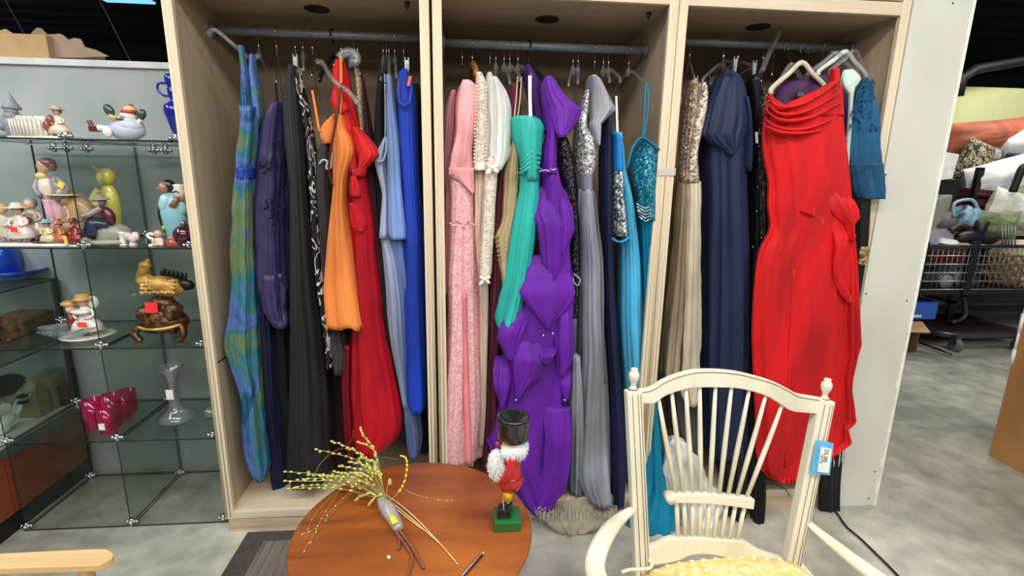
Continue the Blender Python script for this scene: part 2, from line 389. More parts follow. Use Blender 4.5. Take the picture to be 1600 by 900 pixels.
def drape(rows, yf, depth=.10, amp=.008, nf=2.2, wrk=0.0, hem=0.0, M=84, top=True, tfold=.3, step=8.0, sq=2.2, wsc=11.0, lin=False):
    """closed hanging cloth volume: rows of (y, left, right[, front depth]) down the garment"""
    SEED[0] += 1; sd = SEED[0] * 3.17
    ps = [(r[0], r[1], r[2], r[3] if len(r) > 3 else yf) for r in rows]
    span = ps[-1][0] - ps[0][0]
    amp *= 1.6; nf *= .95; lin = lin or span < 130
    R_ = cr(ps, max(6, span / step), lin); N = len(R_); vs = []; cen = []
    for i, (y, xl, xr, Yf) in enumerate(R_):
        t = i / (N - 1)
        if xr - xl < 1.5: m_ = (xl + xr) / 2; xl, xr = m_ - .75, m_ + .75
        Pl, Pr = at(xl, y, Yf), at(xr, y, Yf); t1, t2 = Pl.x / Yf, Pr.x / Yf
        hw = (t2 - t1) / 2 * Yf; tm = max(abs(t1), abs(t2), 1e-3)
        d = min(depth, .7 * hw / tm, max(hw * 2.2, .012)) if depth > .03 else min(depth, .7 * hw / tm)
        Yc = Yf + d
        Xc = (t1 + t2) / 2 * (Yc - d * d / Yc); w2 = (Xc - t1 * Yc) ** 2 - t1 * t1 * d * d
        wv = math.sqrt(max(w2, (hw * .5) ** 2))
        A = min(amp * (tfold + (1 - tfold) * t), wv * .35, d * .8); wv -= A * .3
        zl, zr = Pl.z, Pr.z
        for k in range(M):
            th = 2 * PI * k / M; c, s = math.cos(th), math.sin(th)
            ex = 2 / sq; ux = math.copysign(abs(c) ** ex, c); uy = math.copysign(abs(s) ** ex, s)
            zz = (zl + zr) / 2
            q = Vector((c * nf, s * nf, zz * .55 + sd)); f = noise.noise(q) * 1.3
            q2 = Vector((c * nf * 1.9 + 9, s * nf * 1.9, zz * .8 + sd)); f += (1 - 3.0 * math.sqrt(noise.noise(q2) ** 2 + .012)) * .6 - .05
            dv = A * f
            if wrk:
                wp = Vector((Xc + wv * ux, Yc + d * uy, zz)) * wsc + Vector((sd, 0, 0))
                dv += wrk * (1 - 3 * abs(noise.noise(Vector((wp.x * 1.2, wp.y, wp.z * .8))))) * min(1, wv / .03)
            nx, ny = c / max(wv, .01), s / max(d, .01); nl = math.hypot(nx, ny); nx /= nl; ny /= nl
            z_ = zl + (zr - zl) * (ux + 1) / 2
            if hem and t > .86: z_ += hem * ((t - .86) / .14) * (noise.noise(Vector((c * 2.6, s * 2.6, sd))) * 1.6)
            vs.append((Xc + wv * ux + nx * dv, Yc + d * uy + ny * dv, z_))
        cen.append((Xc, Yc, (zl + zr) / 2))
    g = G()
    # hem turned inward and closed
    b0 = (N - 1) * M; cx, cy, cz = cen[-1]
    for sc_, up in ((.93, 0.0), (.86, .03)):
        for k in range(M):
            x, y, z = vs[b0 + k]; vs.append((cx + (x - cx) * sc_, cy + (y - cy) * sc_, z + up))
    vs.append((cx, cy, cz + .035)); vs.append((cen[0][0], cen[0][1], cen[0][2] + .002))
    fs = [(i * M + k, (i + 1) * M + k, (i + 1) * M + (k + 1) % M, i * M + (k + 1) % M) for i in range(N + 1) for k in range(M)]
    e = len(vs) - 2
    fs += [((N + 1) * M + k, e, (N + 1) * M + (k + 1) % M) for k in range(M)] + [(k, (k + 1) % M, e + 1) for k in range(M)]
    g.add(vs, fs, 0, True)
    g.base = cen[-1]
    return g
def band(pts, wpx, th=.0022, m=0):     # ribbon through (px, py, Y) points, wpx wide
    g = G(); A = []; B = []
    for (x, y, Y) in pts:
        k = wpx / 2
        A.append(at(x - k, y, Y)); B.append(at(x + k, y, Y))
    g.slab(A, B, (0, th, 0), m); return g
def curveband(pts, r, flat=.45, n=10):
    P = [at(*p) for p in pts]; return G().tube(P, r, n, flat=flat, up=(0, 1, 0))
def smooth(pts, k=5):
    P = [Vector(p) for p in pts]; out = []
    for i in range(len(P) - 1):
        a, b_, c, d = P[max(i - 1, 0)], P[i], P[i + 1], P[min(i + 2, len(P) - 1)]
        for j in range(k):
            t = j / k; out.append(.5 * ((2 * b_) + (c - a) * t + (2 * a - 5 * b_ + 4 * c - d) * t * t + (3 * b_ - a - 3 * c + d) * t ** 3))
    out.append(P[-1]); return out
def strap(pts, r=.003): return G().tube(smooth([at(*p) for p in pts], 4), r, 8)

def gown(name, label, body, mat, cat='dress', group=None, part='skirt', **kw):
    """thing whose first part is the main drape"""
    yf = kw.pop('yf')
    g = drape(body, yf, **kw)
    t = thing(name, label, cat, g.base, group)
    obj(part, g, mat, t)
    return t
def addp(t, name, g, mat, label=None, kind=None): return obj(name, g, mat, t, label=label, kind=kind)

# ---- left wardrobe
PRINT = mottled([(30, 46, 96), (24, 92, 126), (92, 112, 184), (36, 118, 132), (112, 124, 66), (44, 84, 146), (24, 54, 100)], (6, 6, 3.4), .45, dist=1.2, pos=(.27, .73), bmp=.2, name='print')
t = gown('evening_gown', 'long blue green and olive print gown hanging farthest left by the wardrobe side', [(165, 374, 408), (200, 375, 406), (240, 370, 404), (262, 370, 401), (280, 368, 402), (320, 364, 406), (400, 362, 407), (460, 363, 410), (505, 357, 411), (540, 350, 412), (558, 354, 413), (600, 370, 415), (640, 378, 418), (700, 382, 424), (735, 390, 426), (755, 402, 417)],
     PRINT, yf=2.0, amp=.013, nf=2.2, wrk=.003, depth=.09)
addp(t, 'belt', drape([(262, 369, 402), (266, 368, 402), (274, 368, 402), (279, 369, 402)], 1.995, amp=.002, M=40, step=3), satin((34, 66, 150)), 'blue satin belt')
addp(t, 'strap', drape([(70, 372, 381), (85, 374, 383), (110, 377, 388), (150, 376, 392), (185, 376, 396)], 2.03, amp=.004, depth=.03, M=32), PRINT)
addp(t, 'strap', drape([(84, 390, 398), (110, 388, 402), (140, 391, 408), (180, 395, 412), (200, 395, 406)], 2.05, amp=.004, depth=.03, M=32), PRINT)
NAVY = cloth((22, 28, 62)); BLACK = cloth((17, 17, 19), .8)
t = gown('evening_gown', 'long navy gown hanging just right of the blue print gown', [(180, 398, 416), (230, 398, 422), (300, 400, 425), (400, 402, 430), (500, 408, 434), (560, 410, 440), (640, 414, 448), (700, 420, 455), (760, 426, 461), (773, 428, 461)],
     NAVY, yf=2.09, amp=.011, depth=.11)
for k, dx in enumerate((0, 8)):
    addp(t, 'strap', strap([(394 + dx, 118, 2.12), (398 + dx, 150, 2.11), (404 + dx, 188, 2.11)], .004), satin((18, 24, 58)))
PURPT = satin((64, 54, 98), .38)
t = gown('cocktail_dress', 'indigo taffeta dress with black embroidery and a bunched hem', [(158, 426, 446), (175, 418, 452), (210, 410, 457), (260, 404, 459), (320, 402, 459), (350, 403, 459), (400, 405, 459), (440, 408, 460), (470, 414, 460), (495, 420, 460), (512, 432, 458)],
     PURPT, yf=2.03, amp=.012, wrk=.006, depth=.12, nf=2.5)
g = G(); rr = random.Random(5)
for (x, y) in ((432, 226), (428, 252), (410, 255), (420, 258), (411, 265), (414, 320), (420, 316), (436, 322), (446, 318), (425, 345), (430, 330), (447, 300)):
    for k in range(5):
        a = rr.uniform(0, 6.3); c = at(x + 4 * math.cos(a), y + 6 * math.sin(a), 2.028)
        g.ell(c, (.0035, .004, .009), 6, M=Matrix.Rotation(a, 3, 'Y'))
addp(t, 'embroidery', g, BLACK, 'black floral embroidery', 'stuff')
addp(t, 'strap', strap([(431, 130, 2.09), (432, 145, 2.08), (434, 162, 2.07)], .005), BLACK)
addp(t, 'gathered_hem', drape([(430, 412, 455), (450, 408, 462), (475, 412, 462), (500, 424, 460), (514, 434, 454)], 2.02, amp=.014, wrk=.012, depth=.1, wsc=22), PURPT)
t = gown('evening_gown', 'plain black long gown hidden below the indigo taffeta dress', [(440, 415, 470), (520, 418, 475), (640, 440, 475), (740, 452, 478), (752, 452, 478)], BLACK, yf=2.13, amp=.01, depth=.1)
CHARC = cloth((36, 37, 39), .6)
t = gown('evening_gown', 'long plain charcoal black gown in front, left of the swirl print dress', [(100, 452, 462), (125, 449, 468), (150, 446, 477), (200, 448, 482), (250, 452, 484), (280, 455, 484), (300, 456, 485), (400, 456, 497), (460, 456, 504), (520, 455, 511), (600, 453, 517), (700, 451, 521), (765, 453, 520)],
     CHARC, yf=1.98, amp=.016, nf=2.8, depth=.12)
SWIRL = mottled([(14, 13, 14), (14, 13, 14), (206, 200, 190), (14, 13, 14)], (17, 17, 9), .5, dist=2.0, pos=(0, .44, .465, .53), const=True, detail=1, name='swirl print')
t = gown('print_dress', 'black and white swirl print dress between charcoal and orange gowns', [(104, 460, 470), (130, 462, 474), (155, 467, 481), (200, 476, 490), (240, 480, 496), (300, 484, 500), (350, 487, 504), (400, 490, 508), (460, 498, 512), (520, 507, 523), (578, 511, 521)],
     SWIRL, yf=2.0, amp=.005, depth=.14)
VELV = cloth((56, 54, 56), .85, .5)
t = gown('cocktail_dress', 'dark grey velvet dress with silver strap partly behind orange dress', [(225, 500, 524), (245, 496, 524), (270, 494, 522), (300, 494, 522), (340, 498, 522), (400, 502, 524), (460, 508, 532), (520, 516, 546), (560, 522, 548), (587, 524, 541)],
     VELV, yf=2.01, amp=.007, depth=.1, wrk=.002)
addp(t, 'strap', G().tube(smooth([at(499, 256, 1.998), at(504, 250, 1.996), at(511, 252, 1.996), at(510, 263, 1.996), at(517, 262, 1.995), at(518, 246, 1.995), at(521, 238, 1.995)], 4), .004, 8), satin((190, 192, 196), .25), 'silver satin strap trim')
ORG = cloth((245, 138, 66), .6, .3)
t = gown('halter_dress', 'bright orange halter dress hanging in front of the red gown', [(176, 529, 533), (190, 524, 543), (204, 519, 551), (216, 518, 558), (238, 519, 562), (258, 520, 555), (280, 521, 547), (295, 521, 545), (312, 520, 545), (330, 518, 547), (402, 510, 559), (454, 506, 567), (500, 509, 574), (517, 514, 577)],
     ORG, yf=1.955, amp=.009, depth=.07, hem=.012, nf=2.6)
addp(t, 'bodice', drape([(177, 523, 527), (190, 507, 527), (204, 498, 526), (214, 501, 524), (224, 508, 522)], 1.99, amp=.003, depth=.03, M=36, step=4), ORG)
addp(t, 'hem_layer', drape([(470, 508, 548), (490, 508, 540), (505, 510, 528), (516, 509, 514)], 1.985, amp=.004, depth=.03, M=36, hem=.008), ORG)
BROWN = satin((84, 44, 34))
for pts, m_ in (([(532, 86, 1.965), (533, 120, 1.962), (532, 178, 1.957)], ORG), ([(488, 142, 2.03), (493, 170, 2.0), (499, 206, 1.992)], ORG), ([(534, 130, 1.955), (527, 175, 1.945), (519, 222, 1.94), (514, 262, 1.95), (519, 290, 1.96)], BROWN)):
    addp(t, 'strap', strap(pts, .0045), m_)
REDS = satin((186, 16, 34), .4); REDB = cloth((212, 18, 22), .65, .3)
t = gown('evening_gown', 'long crimson satin gown with bright ruffles behind the orange dress', [(262, 545, 572), (300, 547, 580), (344, 548, 589), (402, 548, 594), (454, 549, 602), (500, 549, 606), (535, 548, 612), (585, 547, 623), (636, 545, 633), (675, 548, 637), (700, 550, 628), (719, 560, 600)],
     REDS, yf=1.975, amp=.012, nf=1.8, depth=.14, wrk=.003, wsc=7)
addp(t, 'bodice', drape([(92, 524, 538), (110, 519, 546), (150, 522, 552), (200, 534, 566), (240, 540, 572), (270, 544, 572)], 1.985, amp=.007, depth=.08, M=48), REDB)
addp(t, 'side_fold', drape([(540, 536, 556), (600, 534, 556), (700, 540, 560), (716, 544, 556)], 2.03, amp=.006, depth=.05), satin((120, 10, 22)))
addp(t, 'ruffle', drape([(198, 549, 562), (212, 552, 576), (228, 556, 588), (242, 560, 594), (250, 562, 587), (262, 560, 574), (276, 556, 570)], 1.95, amp=.008, depth=.05, M=48, step=5, wrk=.004), REDB)
addp(t, 'ruffle', drape([(276, 548, 562), (290, 547, 567), (304, 548, 568), (308, 552, 566)], 1.955, amp=.007, depth=.045, M=48, step=4, wrk=.003), REDB)
addp(t, 'ruffle', drape([(318, 546, 562), (332, 547, 568), (350, 550, 574), (360, 554, 572), (362, 560, 568)], 1.955, amp=.008, depth=.045, M=48, step=4, wrk=.004), REDB)
addp(t, 'ruffle', drape([(140, 521, 534), (155, 517, 540), (170, 522, 546), (176, 526, 540)], 1.965, amp=.006, depth=.03, M=40, step=4, wrk=.003), REDB)
t = gown('lace_dress', 'champagne beaded narrow dress glimpsed behind the bright red bodice', [(106, 553, 560), (130, 556, 566), (160, 558, 567), (200, 562, 568), (260, 566, 572)], sequins((130, 108, 88), (206, 186, 156), 220, .15), yf=2.02, amp=.003, depth=.05)
t = gown('evening_gown', 'dark wine gown hanging between crimson and black gowns', [(118, 560, 568), (140, 562, 572), (200, 566, 582), (235, 570, 588), (270, 573, 592), (340, 580, 596), (400, 588, 600), (470, 596, 606), (530, 600, 606)], cloth((62, 20, 34), .7), yf=2.05, amp=.006, depth=.1)
t = gown('evening_gown', 'narrow black gown hanging beside the pale grey blue dress', [(114, 591, 599), (150, 588, 602), (200, 585, 604), (240, 584, 606), (300, 588, 606), (400, 596, 612), (600, 606, 630), (690, 624, 640)], BLACK, yf=2.04, amp=.006, depth=.12)
addp(t, 'strap', strap([(595, 98, 2.06), (594, 118, 2.05)], .004), BLACK)
SILVB = cloth((158, 170, 192), .6)
t = gown('cocktail_dress', 'pale silver blue dress with loop strap left of periwinkle dress', [(214, 600, 605), (226, 594, 605), (240, 587, 606), (252, 585, 606), (280, 592, 606), (303, 597, 608), (340, 595, 609), (373, 593, 610)], SILVB, yf=1.985, amp=.005, depth=.09, part='top')
addp(t, 'skirt', drape([(368, 594, 612), (400, 598, 624), (454, 603, 634), (498, 606, 636), (540, 612, 636), (590, 622, 638), (640, 631, 642)], 2.01, amp=.008, depth=.08), cloth((150, 164, 190), .6))
addp(t, 'strap', strap([(601, 116, 2.06), (602, 160, 2.02), (602, 214, 1.99)], .003), SILVB)
addp(t, 'strap', strap([(604, 214, 1.985), (603, 236, 1.975), (598, 251, 1.97), (589, 252, 1.975)], .004), SILVB)
PERI = cloth((124, 154, 208), .6)
t = gown('evening_gown', 'periwinkle blue gown with overlay top, left of the royal blue gown', [(116, 604, 611), (143, 605, 614), (180, 605, 620), (230, 606, 628), (272, 607, 630), (330, 608, 636), (368, 609, 640), (375, 611, 639)], PERI, yf=1.96, amp=.007, depth=.11, part='overlay')
addp(t, 'skirt', drape([(370, 608, 640), (454, 622, 650), (520, 628, 652), (600, 630, 655), (650, 632, 657), (690, 636, 661), (712, 639, 657), (722, 642, 652)], 2.0, amp=.011, depth=.1), cloth((96, 116, 164), .55))
ROYAL = cloth((20, 60, 180), .55)
t = gown('evening_gown', 'long plain royal blue gown at the right end of left rod', [(107, 627, 638), (120, 623, 641), (150, 620, 651), (200, 622, 653), (280, 628, 655), (360, 632, 661), (402, 633, 663), (454, 633, 664), (540, 635, 666), (640, 637, 668), (649, 641, 664)], ROYAL, yf=1.95, amp=.008, depth=.14, nf=1.6)
addp(t, 'collar', curveband([(626, 112, 1.953), (622, 140, 1.945), (624, 160, 1.94), (632, 166, 1.938), (640, 160, 1.938), (643, 132, 1.945)], .006), ROYAL)
t = gown('evening_gown', 'black gown in shadow between royal blue gown and wardrobe stile', [(130, 642, 656), (200, 650, 662), (400, 655, 668), (640, 655, 670), (710, 655, 672)], BLACK, yf=2.1, amp=.005, depth=.12)
t = gown('evening_gown', 'dark maroon gown deep inside behind charcoal and red gowns', [(500, 515, 552), (600, 518, 556), (700, 520, 560), (735, 524, 556)], cloth((34, 10, 16)), yf=2.14, amp=.01, depth=.12)

# ---- middle wardrobe
ROSE = satin((196, 132, 140), .4)
t = gown('satin_dress', 'dusty rose satin dress hanging first inside the middle wardrobe', [(140, 706, 712), (165, 697, 712), (200, 694, 711), (240, 693, 706), (275, 694, 702), (300, 696, 704), (460, 694, 704)], ROSE, yf=2.02, amp=.006, depth=.1, wrk=.003)
PINKL = lace((246, 196, 200), (226, 158, 166), 70); PINKS = satin((243, 168, 172), .38)
t = gown('lace_gown', 'long pink lace gown with a smooth satin short jacket sleeve', [(270, 700, 738), (300, 704, 738), (340, 704, 738), (356, 704, 740), (400, 701, 742), (440, 698, 744), (500, 699, 747), (560, 695, 750), (600, 692, 752), (650, 688, 753), (700, 683, 752), (732, 682, 752)],
     PINKL, yf=1.955, amp=.015, nf=2.8, depth=.12)
addp(t, 'jacket', drape([(124, 723, 736), (132, 717, 747), (142, 714, 751), (165, 711, 750), (190, 711, 744), (215, 709, 741), (240, 705, 740), (262, 700, 740), (274, 699, 741)], 1.945, amp=.008, depth=.1, wrk=.004), PINKS, 'smooth pink satin jacket')
addp(t, 'jacket_point', drape([(262, 700, 741), (276, 704, 741), (288, 718, 741), (302, 737, 741)], 1.94, amp=.004, depth=.03, M=40, step=4), PINKS)
addp(t, 'satin_panel', drape([(460, 722, 730), (520, 722, 731), (620, 724, 734), (700, 726, 737), (728, 727, 738)], 1.943, amp=.002, depth=.012, M=24), satin((240, 138, 140)))
g = G(); rr = random.Random(9)
for i in range(16): g.ell(at(704 + i * 2.4, 349 + 5 * math.sin(i * .9) + rr.uniform(-2, 2), 1.952), (.005, .004, .004), 6)
addp(t, 'lace_trim', g, PINKL, kind='stuff')
CREAML = lace((238, 230, 214), (196, 180, 156), 90); CREAM = cloth((226, 218, 200), .6)
t = gown('lace_gown', 'cream lace gown with pearl trimmed sleeve beside the pink gown', [(112, 745, 752), (124, 743, 758), (140, 744, 761), (180, 743, 762), (220, 741, 762), (250, 740, 761), (262, 741, 759)], CREAML, yf=1.965, amp=.006, depth=.09, part='sleeve')
addp(t, 'skirt', drape([(255, 739, 760), (300, 739, 757), (318, 740, 755), (330, 741, 753), (360, 741, 751), (390, 743, 752), (440, 745, 762), (500, 747, 763), (560, 748, 762), (640, 750, 760), (700, 748, 756)], 2.0, amp=.006, depth=.09), cloth((214, 190, 174), .6))
g = G()
for i in range(22):
    y = 135 + i * 5.6; g.ell(at(745 - i * .2, y, 1.96), .0042, 6); g.ell(at(759 + i * .02, y + 2, 1.96), .0042, 6)
addp(t, 'pearls', g, plain((240, 234, 220), .2, 0, 'pearl', .5), kind='stuff')
addp(t, 'cuff', drape([(254, 740, 762), (262, 739, 762), (266, 741, 759)], 1.955, amp=.002, depth=.06, M=32, step=2), satin((236, 228, 216)))
IVORY = cloth((240, 240, 232), .5, .2)
t = gown('white_blouse', 'white blouse with puffed upper sleeve and narrow lace lower sleeve', [(119, 769, 776), (132, 765, 785), (145, 763, 791), (165, 762, 796), (200, 763, 796), (225, 762, 795), (240, 764, 793), (256, 768, 786), (266, 772, 782)], IVORY, cat='blouse', yf=1.945, amp=.008, depth=.1, wrk=.003, part='puff_sleeve')
addp(t, 'lower_sleeve', drape([(244, 762, 772), (262, 757, 777), (280, 755, 777), (320, 754, 774), (360, 752, 772), (400, 750, 769), (430, 749, 767), (438, 752, 764)], 1.95, amp=.004, depth=.06), CREAML)
for (cx_, cy_2, s) in ((769, 262, 1), (757, 437, .9)):
    g = G()
    for a, l in ((-.5, .026), (.6, .026), (2.3, .03), (3.8, .022)):
        c = at(cx_, cy_2, 1.935); dx = math.cos(a) * l * .6 * s; dz = -math.sin(a) * l * .6 * s
        g.ell(c + Vector((dx, 0, dz)), (l * .6 * s, .006, .009 * s), 10, M=Matrix.Rotation(a, 3, 'Y'))
    g.ell(at(cx_, cy_2, 1.93), .007, 8)
    addp(t, 'bow', g, satin((240, 238, 228)))
t = gown('ivory_blouse', 'ivory blouse collar peeking up between pearl sleeve and white blouse', [(112, 762, 768), (122, 758, 772), (140, 758, 768), (200, 758, 766), (250, 758, 766)], CREAM, cat='blouse', yf=1.99, amp=.004, depth=.06)
t = gown('evening_gown', 'burgundy gown seen between white sleeve and champagne gown', [(128, 796, 808), (150, 792, 814), (200, 785, 812), (260, 777, 795), (300, 774, 790), (350, 769, 787), (450, 764, 786), (520, 761, 782), (600, 756, 778), (700, 752, 778), (745, 752, 778)], cloth((96, 34, 56), .6), yf=2.03, amp=.009, depth=.1)
GOLD = satin((206, 182, 138), .38)
t = gown('satin_dress', 'champagne gold satin gown gathered at the hip, left of turquoise dress', [(192, 803, 813), (230, 796, 812), (260, 787, 812), (300, 784, 810), (340, 783, 806), (356, 778, 803), (372, 771, 800), (390, 774, 797), (408, 778, 794), (440, 784, 796), (500, 786, 800)], GOLD, yf=1.985, amp=.008, depth=.06, wrk=.003)
g = G()
for i in range(6): g.tube([at(773 + i, 372 + i * 7, 1.99), at(785, 366 + i * 8, 1.984), at(797 - i, 352 + i * 8, 1.99)], .004, 6)
addp(t, 'gathers', g, GOLD, kind='stuff')
for dx in (0, 6): addp(t, 'strap', strap([(809 + dx, 120, 2.02), (806 + dx, 160, 2.0), (802 + dx * .8, 198, 1.99)], .0028), GOLD)
TURQ = satin((50, 184, 172), .36)
t = gown('satin_dress', 'turquoise satin strapless dress folded narrow at the bottom', [(275, 811, 841), (300, 810, 841), (315, 807, 840), (350, 801, 837), (400, 794, 830), (440, 788, 823), (480, 779, 814), (500, 775, 808), (510, 777, 802), (520, 782, 797), (527, 784, 795)], TURQ, yf=1.94, amp=.009, depth=.08, nf=1.9)
addp(t, 'bodice', drape([(180, 797, 836), (186, 795, 846), (198, 795, 852), (215, 797, 850), (240, 803, 846), (262, 810, 843), (282, 812, 841)], 1.935, amp=.006, depth=.08, wrk=.002), TURQ)
g = G()
for i in range(4): g.tube([at(812 + i * 1.2, 272 - i * 6, 1.94), at(826 + i, 262 - i * 8, 1.938), at(842 + i, 262 - i * 7, 1.947)], .008, 10)
addp(t, 'waist_pleats', g, TURQ, kind='stuff')
addp(t, 'strap', band([(828, 118, 1.975), (828, 150, 1.95), (829, 182, 1.935)], 5), satin((238, 238, 236)), 'white ribbon strap')
PURP = cloth((100, 24, 158), .65, .35)
t = gown('evening_gown', 'purple organza gown with tiers of pointed handkerchief drapes', [(268, 845, 872), (300, 842, 880), (340, 842, 888), (400, 838, 892), (450, 818, 898), (500, 800, 896), (560, 786, 894), (620, 784, 890), (680, 772, 892, 1.93), (730, 764, 889, 1.91), (770, 790, 882, 1.89), (795, 812, 868, 1.88), (809, 832, 848, 1.88)], PURP, yf=1.945, amp=.013, nf=2.6, depth=.1)
addp(t, 'bodice', drape([(150, 845, 868), (180, 848, 870), (210, 852, 869), (240, 846, 868), (262, 844, 868), (275, 846, 872)], 1.955, amp=.006, depth=.09), PURP)
addp(t, 'sleeve', drape([(118, 851, 862), (124, 846, 868), (135, 842, 875), (148, 841, 885), (160, 843, 900), (168, 845, 909), (180, 848, 905), (192, 852, 899), (204, 860, 890), (214, 873, 881)], 1.925, amp=.011, depth=.11, nf=1.8, step=4), cloth((112, 40, 170), .6, .4))
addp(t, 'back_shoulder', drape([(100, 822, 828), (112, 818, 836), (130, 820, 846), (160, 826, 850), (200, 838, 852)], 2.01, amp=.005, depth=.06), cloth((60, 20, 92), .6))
addp(t, 'belt', G().tube(smooth([at(843, 264, 1.948), at(852, 268, 1.938), at(862, 268, 1.938), at(870, 270, 1.948)], 3), .006, 8), PURP)
g = G(); rr = random.Random(2)
for i in range(16):
    g.ell(at(844 + i * 1.65, 265 + rr.uniform(-2, 3), 1.932), rr.uniform(.002, .0035), 6)
for (x, y) in ((849, 524), (864, 521), (806, 625), (882, 625)): g.ell(at(x, y, 1.91), .005, 8)
addp(t, 'rhinestones', g, plain((235, 235, 240), .08, .9, 'rhinestone'), kind='stuff')
tiers = [([(290, 846, 878), (300, 836, 884), (318, 832, 888), (334, 829, 892), (350, 838, 894), (380, 842, 892), (410, 846, 882), (440, 858, 868)], 1.93),
         ([(300, 868, 884), (330, 872, 894), (360, 874, 896), (385, 874, 886), (398, 875, 880)], 1.915),
         ([(400, 826, 884), (430, 816, 892), (458, 809, 900), (470, 814, 896), (490, 830, 880), (506, 845, 866), (517, 853, 857)], 1.915),
         ([(480, 800, 834), (500, 786, 826), (520, 777, 818), (532, 775, 812), (560, 790, 806), (565, 793, 800)], 1.925),
         ([(520, 812, 868), (545, 796, 866), (565, 800, 866), (590, 802, 852), (610, 804, 826), (628, 805, 810)], 1.915),
         ([(470, 864, 898), (500, 868, 896), (540, 868, 898), (570, 870, 896), (590, 872, 880)], 1.92),
         ([(540, 842, 880), (556, 842, 868), (572, 846, 856)], 1.905),
         ([(560, 772, 800), (580, 769, 800), (604, 770, 798), (625, 778, 792), (640, 781, 786)], 1.93),
         ([(570, 874, 896), (600, 874, 892), (622, 878, 888), (630, 881, 885)], 1.93),
         ([(640, 790, 850), (670, 772, 846), (692, 758, 838), (705, 764, 820), (722, 776, 800)], 1.93),
         ([(640, 846, 890), (690, 850, 892), (740, 846, 888), (775, 828, 880), (800, 832, 852)], 1.875)]
for rows, yy in tiers:
    rows = [(r[0], r[1], r[2], yy + .05 * max(0, 1 - (r[0] - rows[0][0]) / (.4 * (rows[-1][0] - rows[0][0])))) for r in rows]
    addp(t, 'handkerchief_drape', drape(rows, yy, amp=.006, depth=.022, M=64, nf=1.8, step=5, tfold=.6, lin=True, sq=1.5), PURP)
MESHB = sequins((22, 20, 24), (74, 72, 78), 150, .3)
t = gown('beaded_dress', 'dark sheer beaded dress between purple gown and silver gown', [(205, 868, 882), (225, 868, 890), (260, 870, 898), (300, 878, 902), (340, 888, 904), (400, 892, 905), (560, 888, 902), (600, 888, 898)], MESHB, yf=2.0, amp=.005, depth=.09)
g = G()
for (x, y) in ((886, 214), (889, 228), (890, 250), (888, 270), (893, 282), (891, 290), (878, 222), (894, 262)): g.ell(at(x, y, 1.99), .0025, 6)
addp(t, 'rhinestones', g, plain((235, 235, 240), .08, .9, 'rhinestone'), kind='stuff')
SILG = cloth((142, 146, 156), .5, .2); CHIF = cloth((164, 164, 172), .55, .3)
t = gown('evening_gown', 'silver grey gown with sequin bodice, chiffon shoulder and tulle petticoat', [(296, 905, 925), (320, 903, 928), (350, 901, 931), (400, 901, 937), (454, 901, 938), (500, 900, 939), (560, 898, 944), (600, 895, 946), (650, 892, 948), (700, 890, 950, 1.93), (760, 892, 952, 1.88), (797, 908, 953, 1.862)], SILG, yf=1.945, amp=.014, nf=2.4, depth=.14)
SEQS = sequins((120, 120, 120), (244, 242, 238), 170)
addp(t, 'bodice', drape([(140, 914, 921), (170, 904, 920), (198, 897, 918), (215, 895, 931), (235, 895, 933), (255, 898, 932), (275, 903, 925)], 1.95, amp=.003, depth=.1), SEQS, 'silver sequin bodice')
addp(t, 'waistband', drape([(270, 904, 926), (282, 904, 926), (298, 905, 926)], 1.944, amp=.002, depth=.09, M=40, step=3), cloth((118, 120, 132)))
addp(t, 'chiffon_sleeve', drape([(116, 921, 931), (122, 917, 939), (135, 916, 946), (152, 914, 954), (168, 914, 962), (178, 914, 952), (192, 916, 940), (210, 926, 939), (227, 934, 938)], 1.925, amp=.01, depth=.09, nf=1.6, step=4), CHIF)
addp(t, 'overskirt', drape([(300, 924, 930), (350, 926, 936), (400, 928, 942), (454, 930, 944), (520, 932, 944), (600, 936, 947)], 1.965, amp=.004, depth=.09), cloth((104, 106, 112)))
addp(t, 'left_panel', drape([(560, 893, 906), (640, 890, 910), (700, 889, 911), (740, 888, 911), (777, 889, 909)], 1.93, amp=.008, depth=.05), SILG)
addp(t, 'loop', G().tube(smooth([at(896, 428, 1.96), at(906, 436, 1.945), at(903, 446, 1.945), at(897, 442, 1.945), at(895, 434, 1.96)], 4), .004, 8), SILG)
t2 = gown('evening_gown', 'slate violet gown hem showing between purple and silver skirts', [(500, 886, 902), (600, 880, 898), (700, 874, 894), (760, 872, 890), (793, 873, 887)], cloth((92, 92, 118), .6), yf=1.985, amp=.007, depth=.09)
# tulle: a cloud of fine looping threads under the silver gown
TUL = clear('tulle', (236, 230, 216), .2, .6, .42, (206, 198, 180))
g = drape([(780, 868, 945, 1.94), (795, 850, 958, 1.91), (808, 838, 962, 1.875), (822, 850, 956, 1.84), (834, 868, 930, 1.83), (838, 876, 908, 1.83)], 1.9, amp=.016, depth=.035, nf=3, wrk=.01, hem=.03, M=80)
pet = addp(t, 'petticoat', g, TUL, 'cream tulle petticoat')
g = G(); rr = random.Random(4)
for i in range(170):
    x = rr.uniform(836, 962); c_ = 1 - abs(x - 899) / 75; Y = rr.uniform(1.845, 1.90); yb = 804 + 30 * max(c_, 0) ** .7 + rr.uniform(-14, 3) - (Y - 1.845) * 300
    dx = rr.uniform(2, 12)
    P = [at(x, 788, 1.93), at(x + rr.uniform(-3, 3), (788 + yb) / 2, Y + .02), at(x + dx * .2, yb - 3, Y), at(x + dx * .5, yb, Y), at(x + dx * .9, yb - 4, Y), at(x + dx, (788 + yb) / 2, Y + .02), at(x + dx * .8, 788, 1.93)]
    g.tube(smooth(P, 2), .0011, 4, cap=False)
addp(pet, 'tulle_threads', g, cloth((196, 186, 166), .8), kind='stuff')
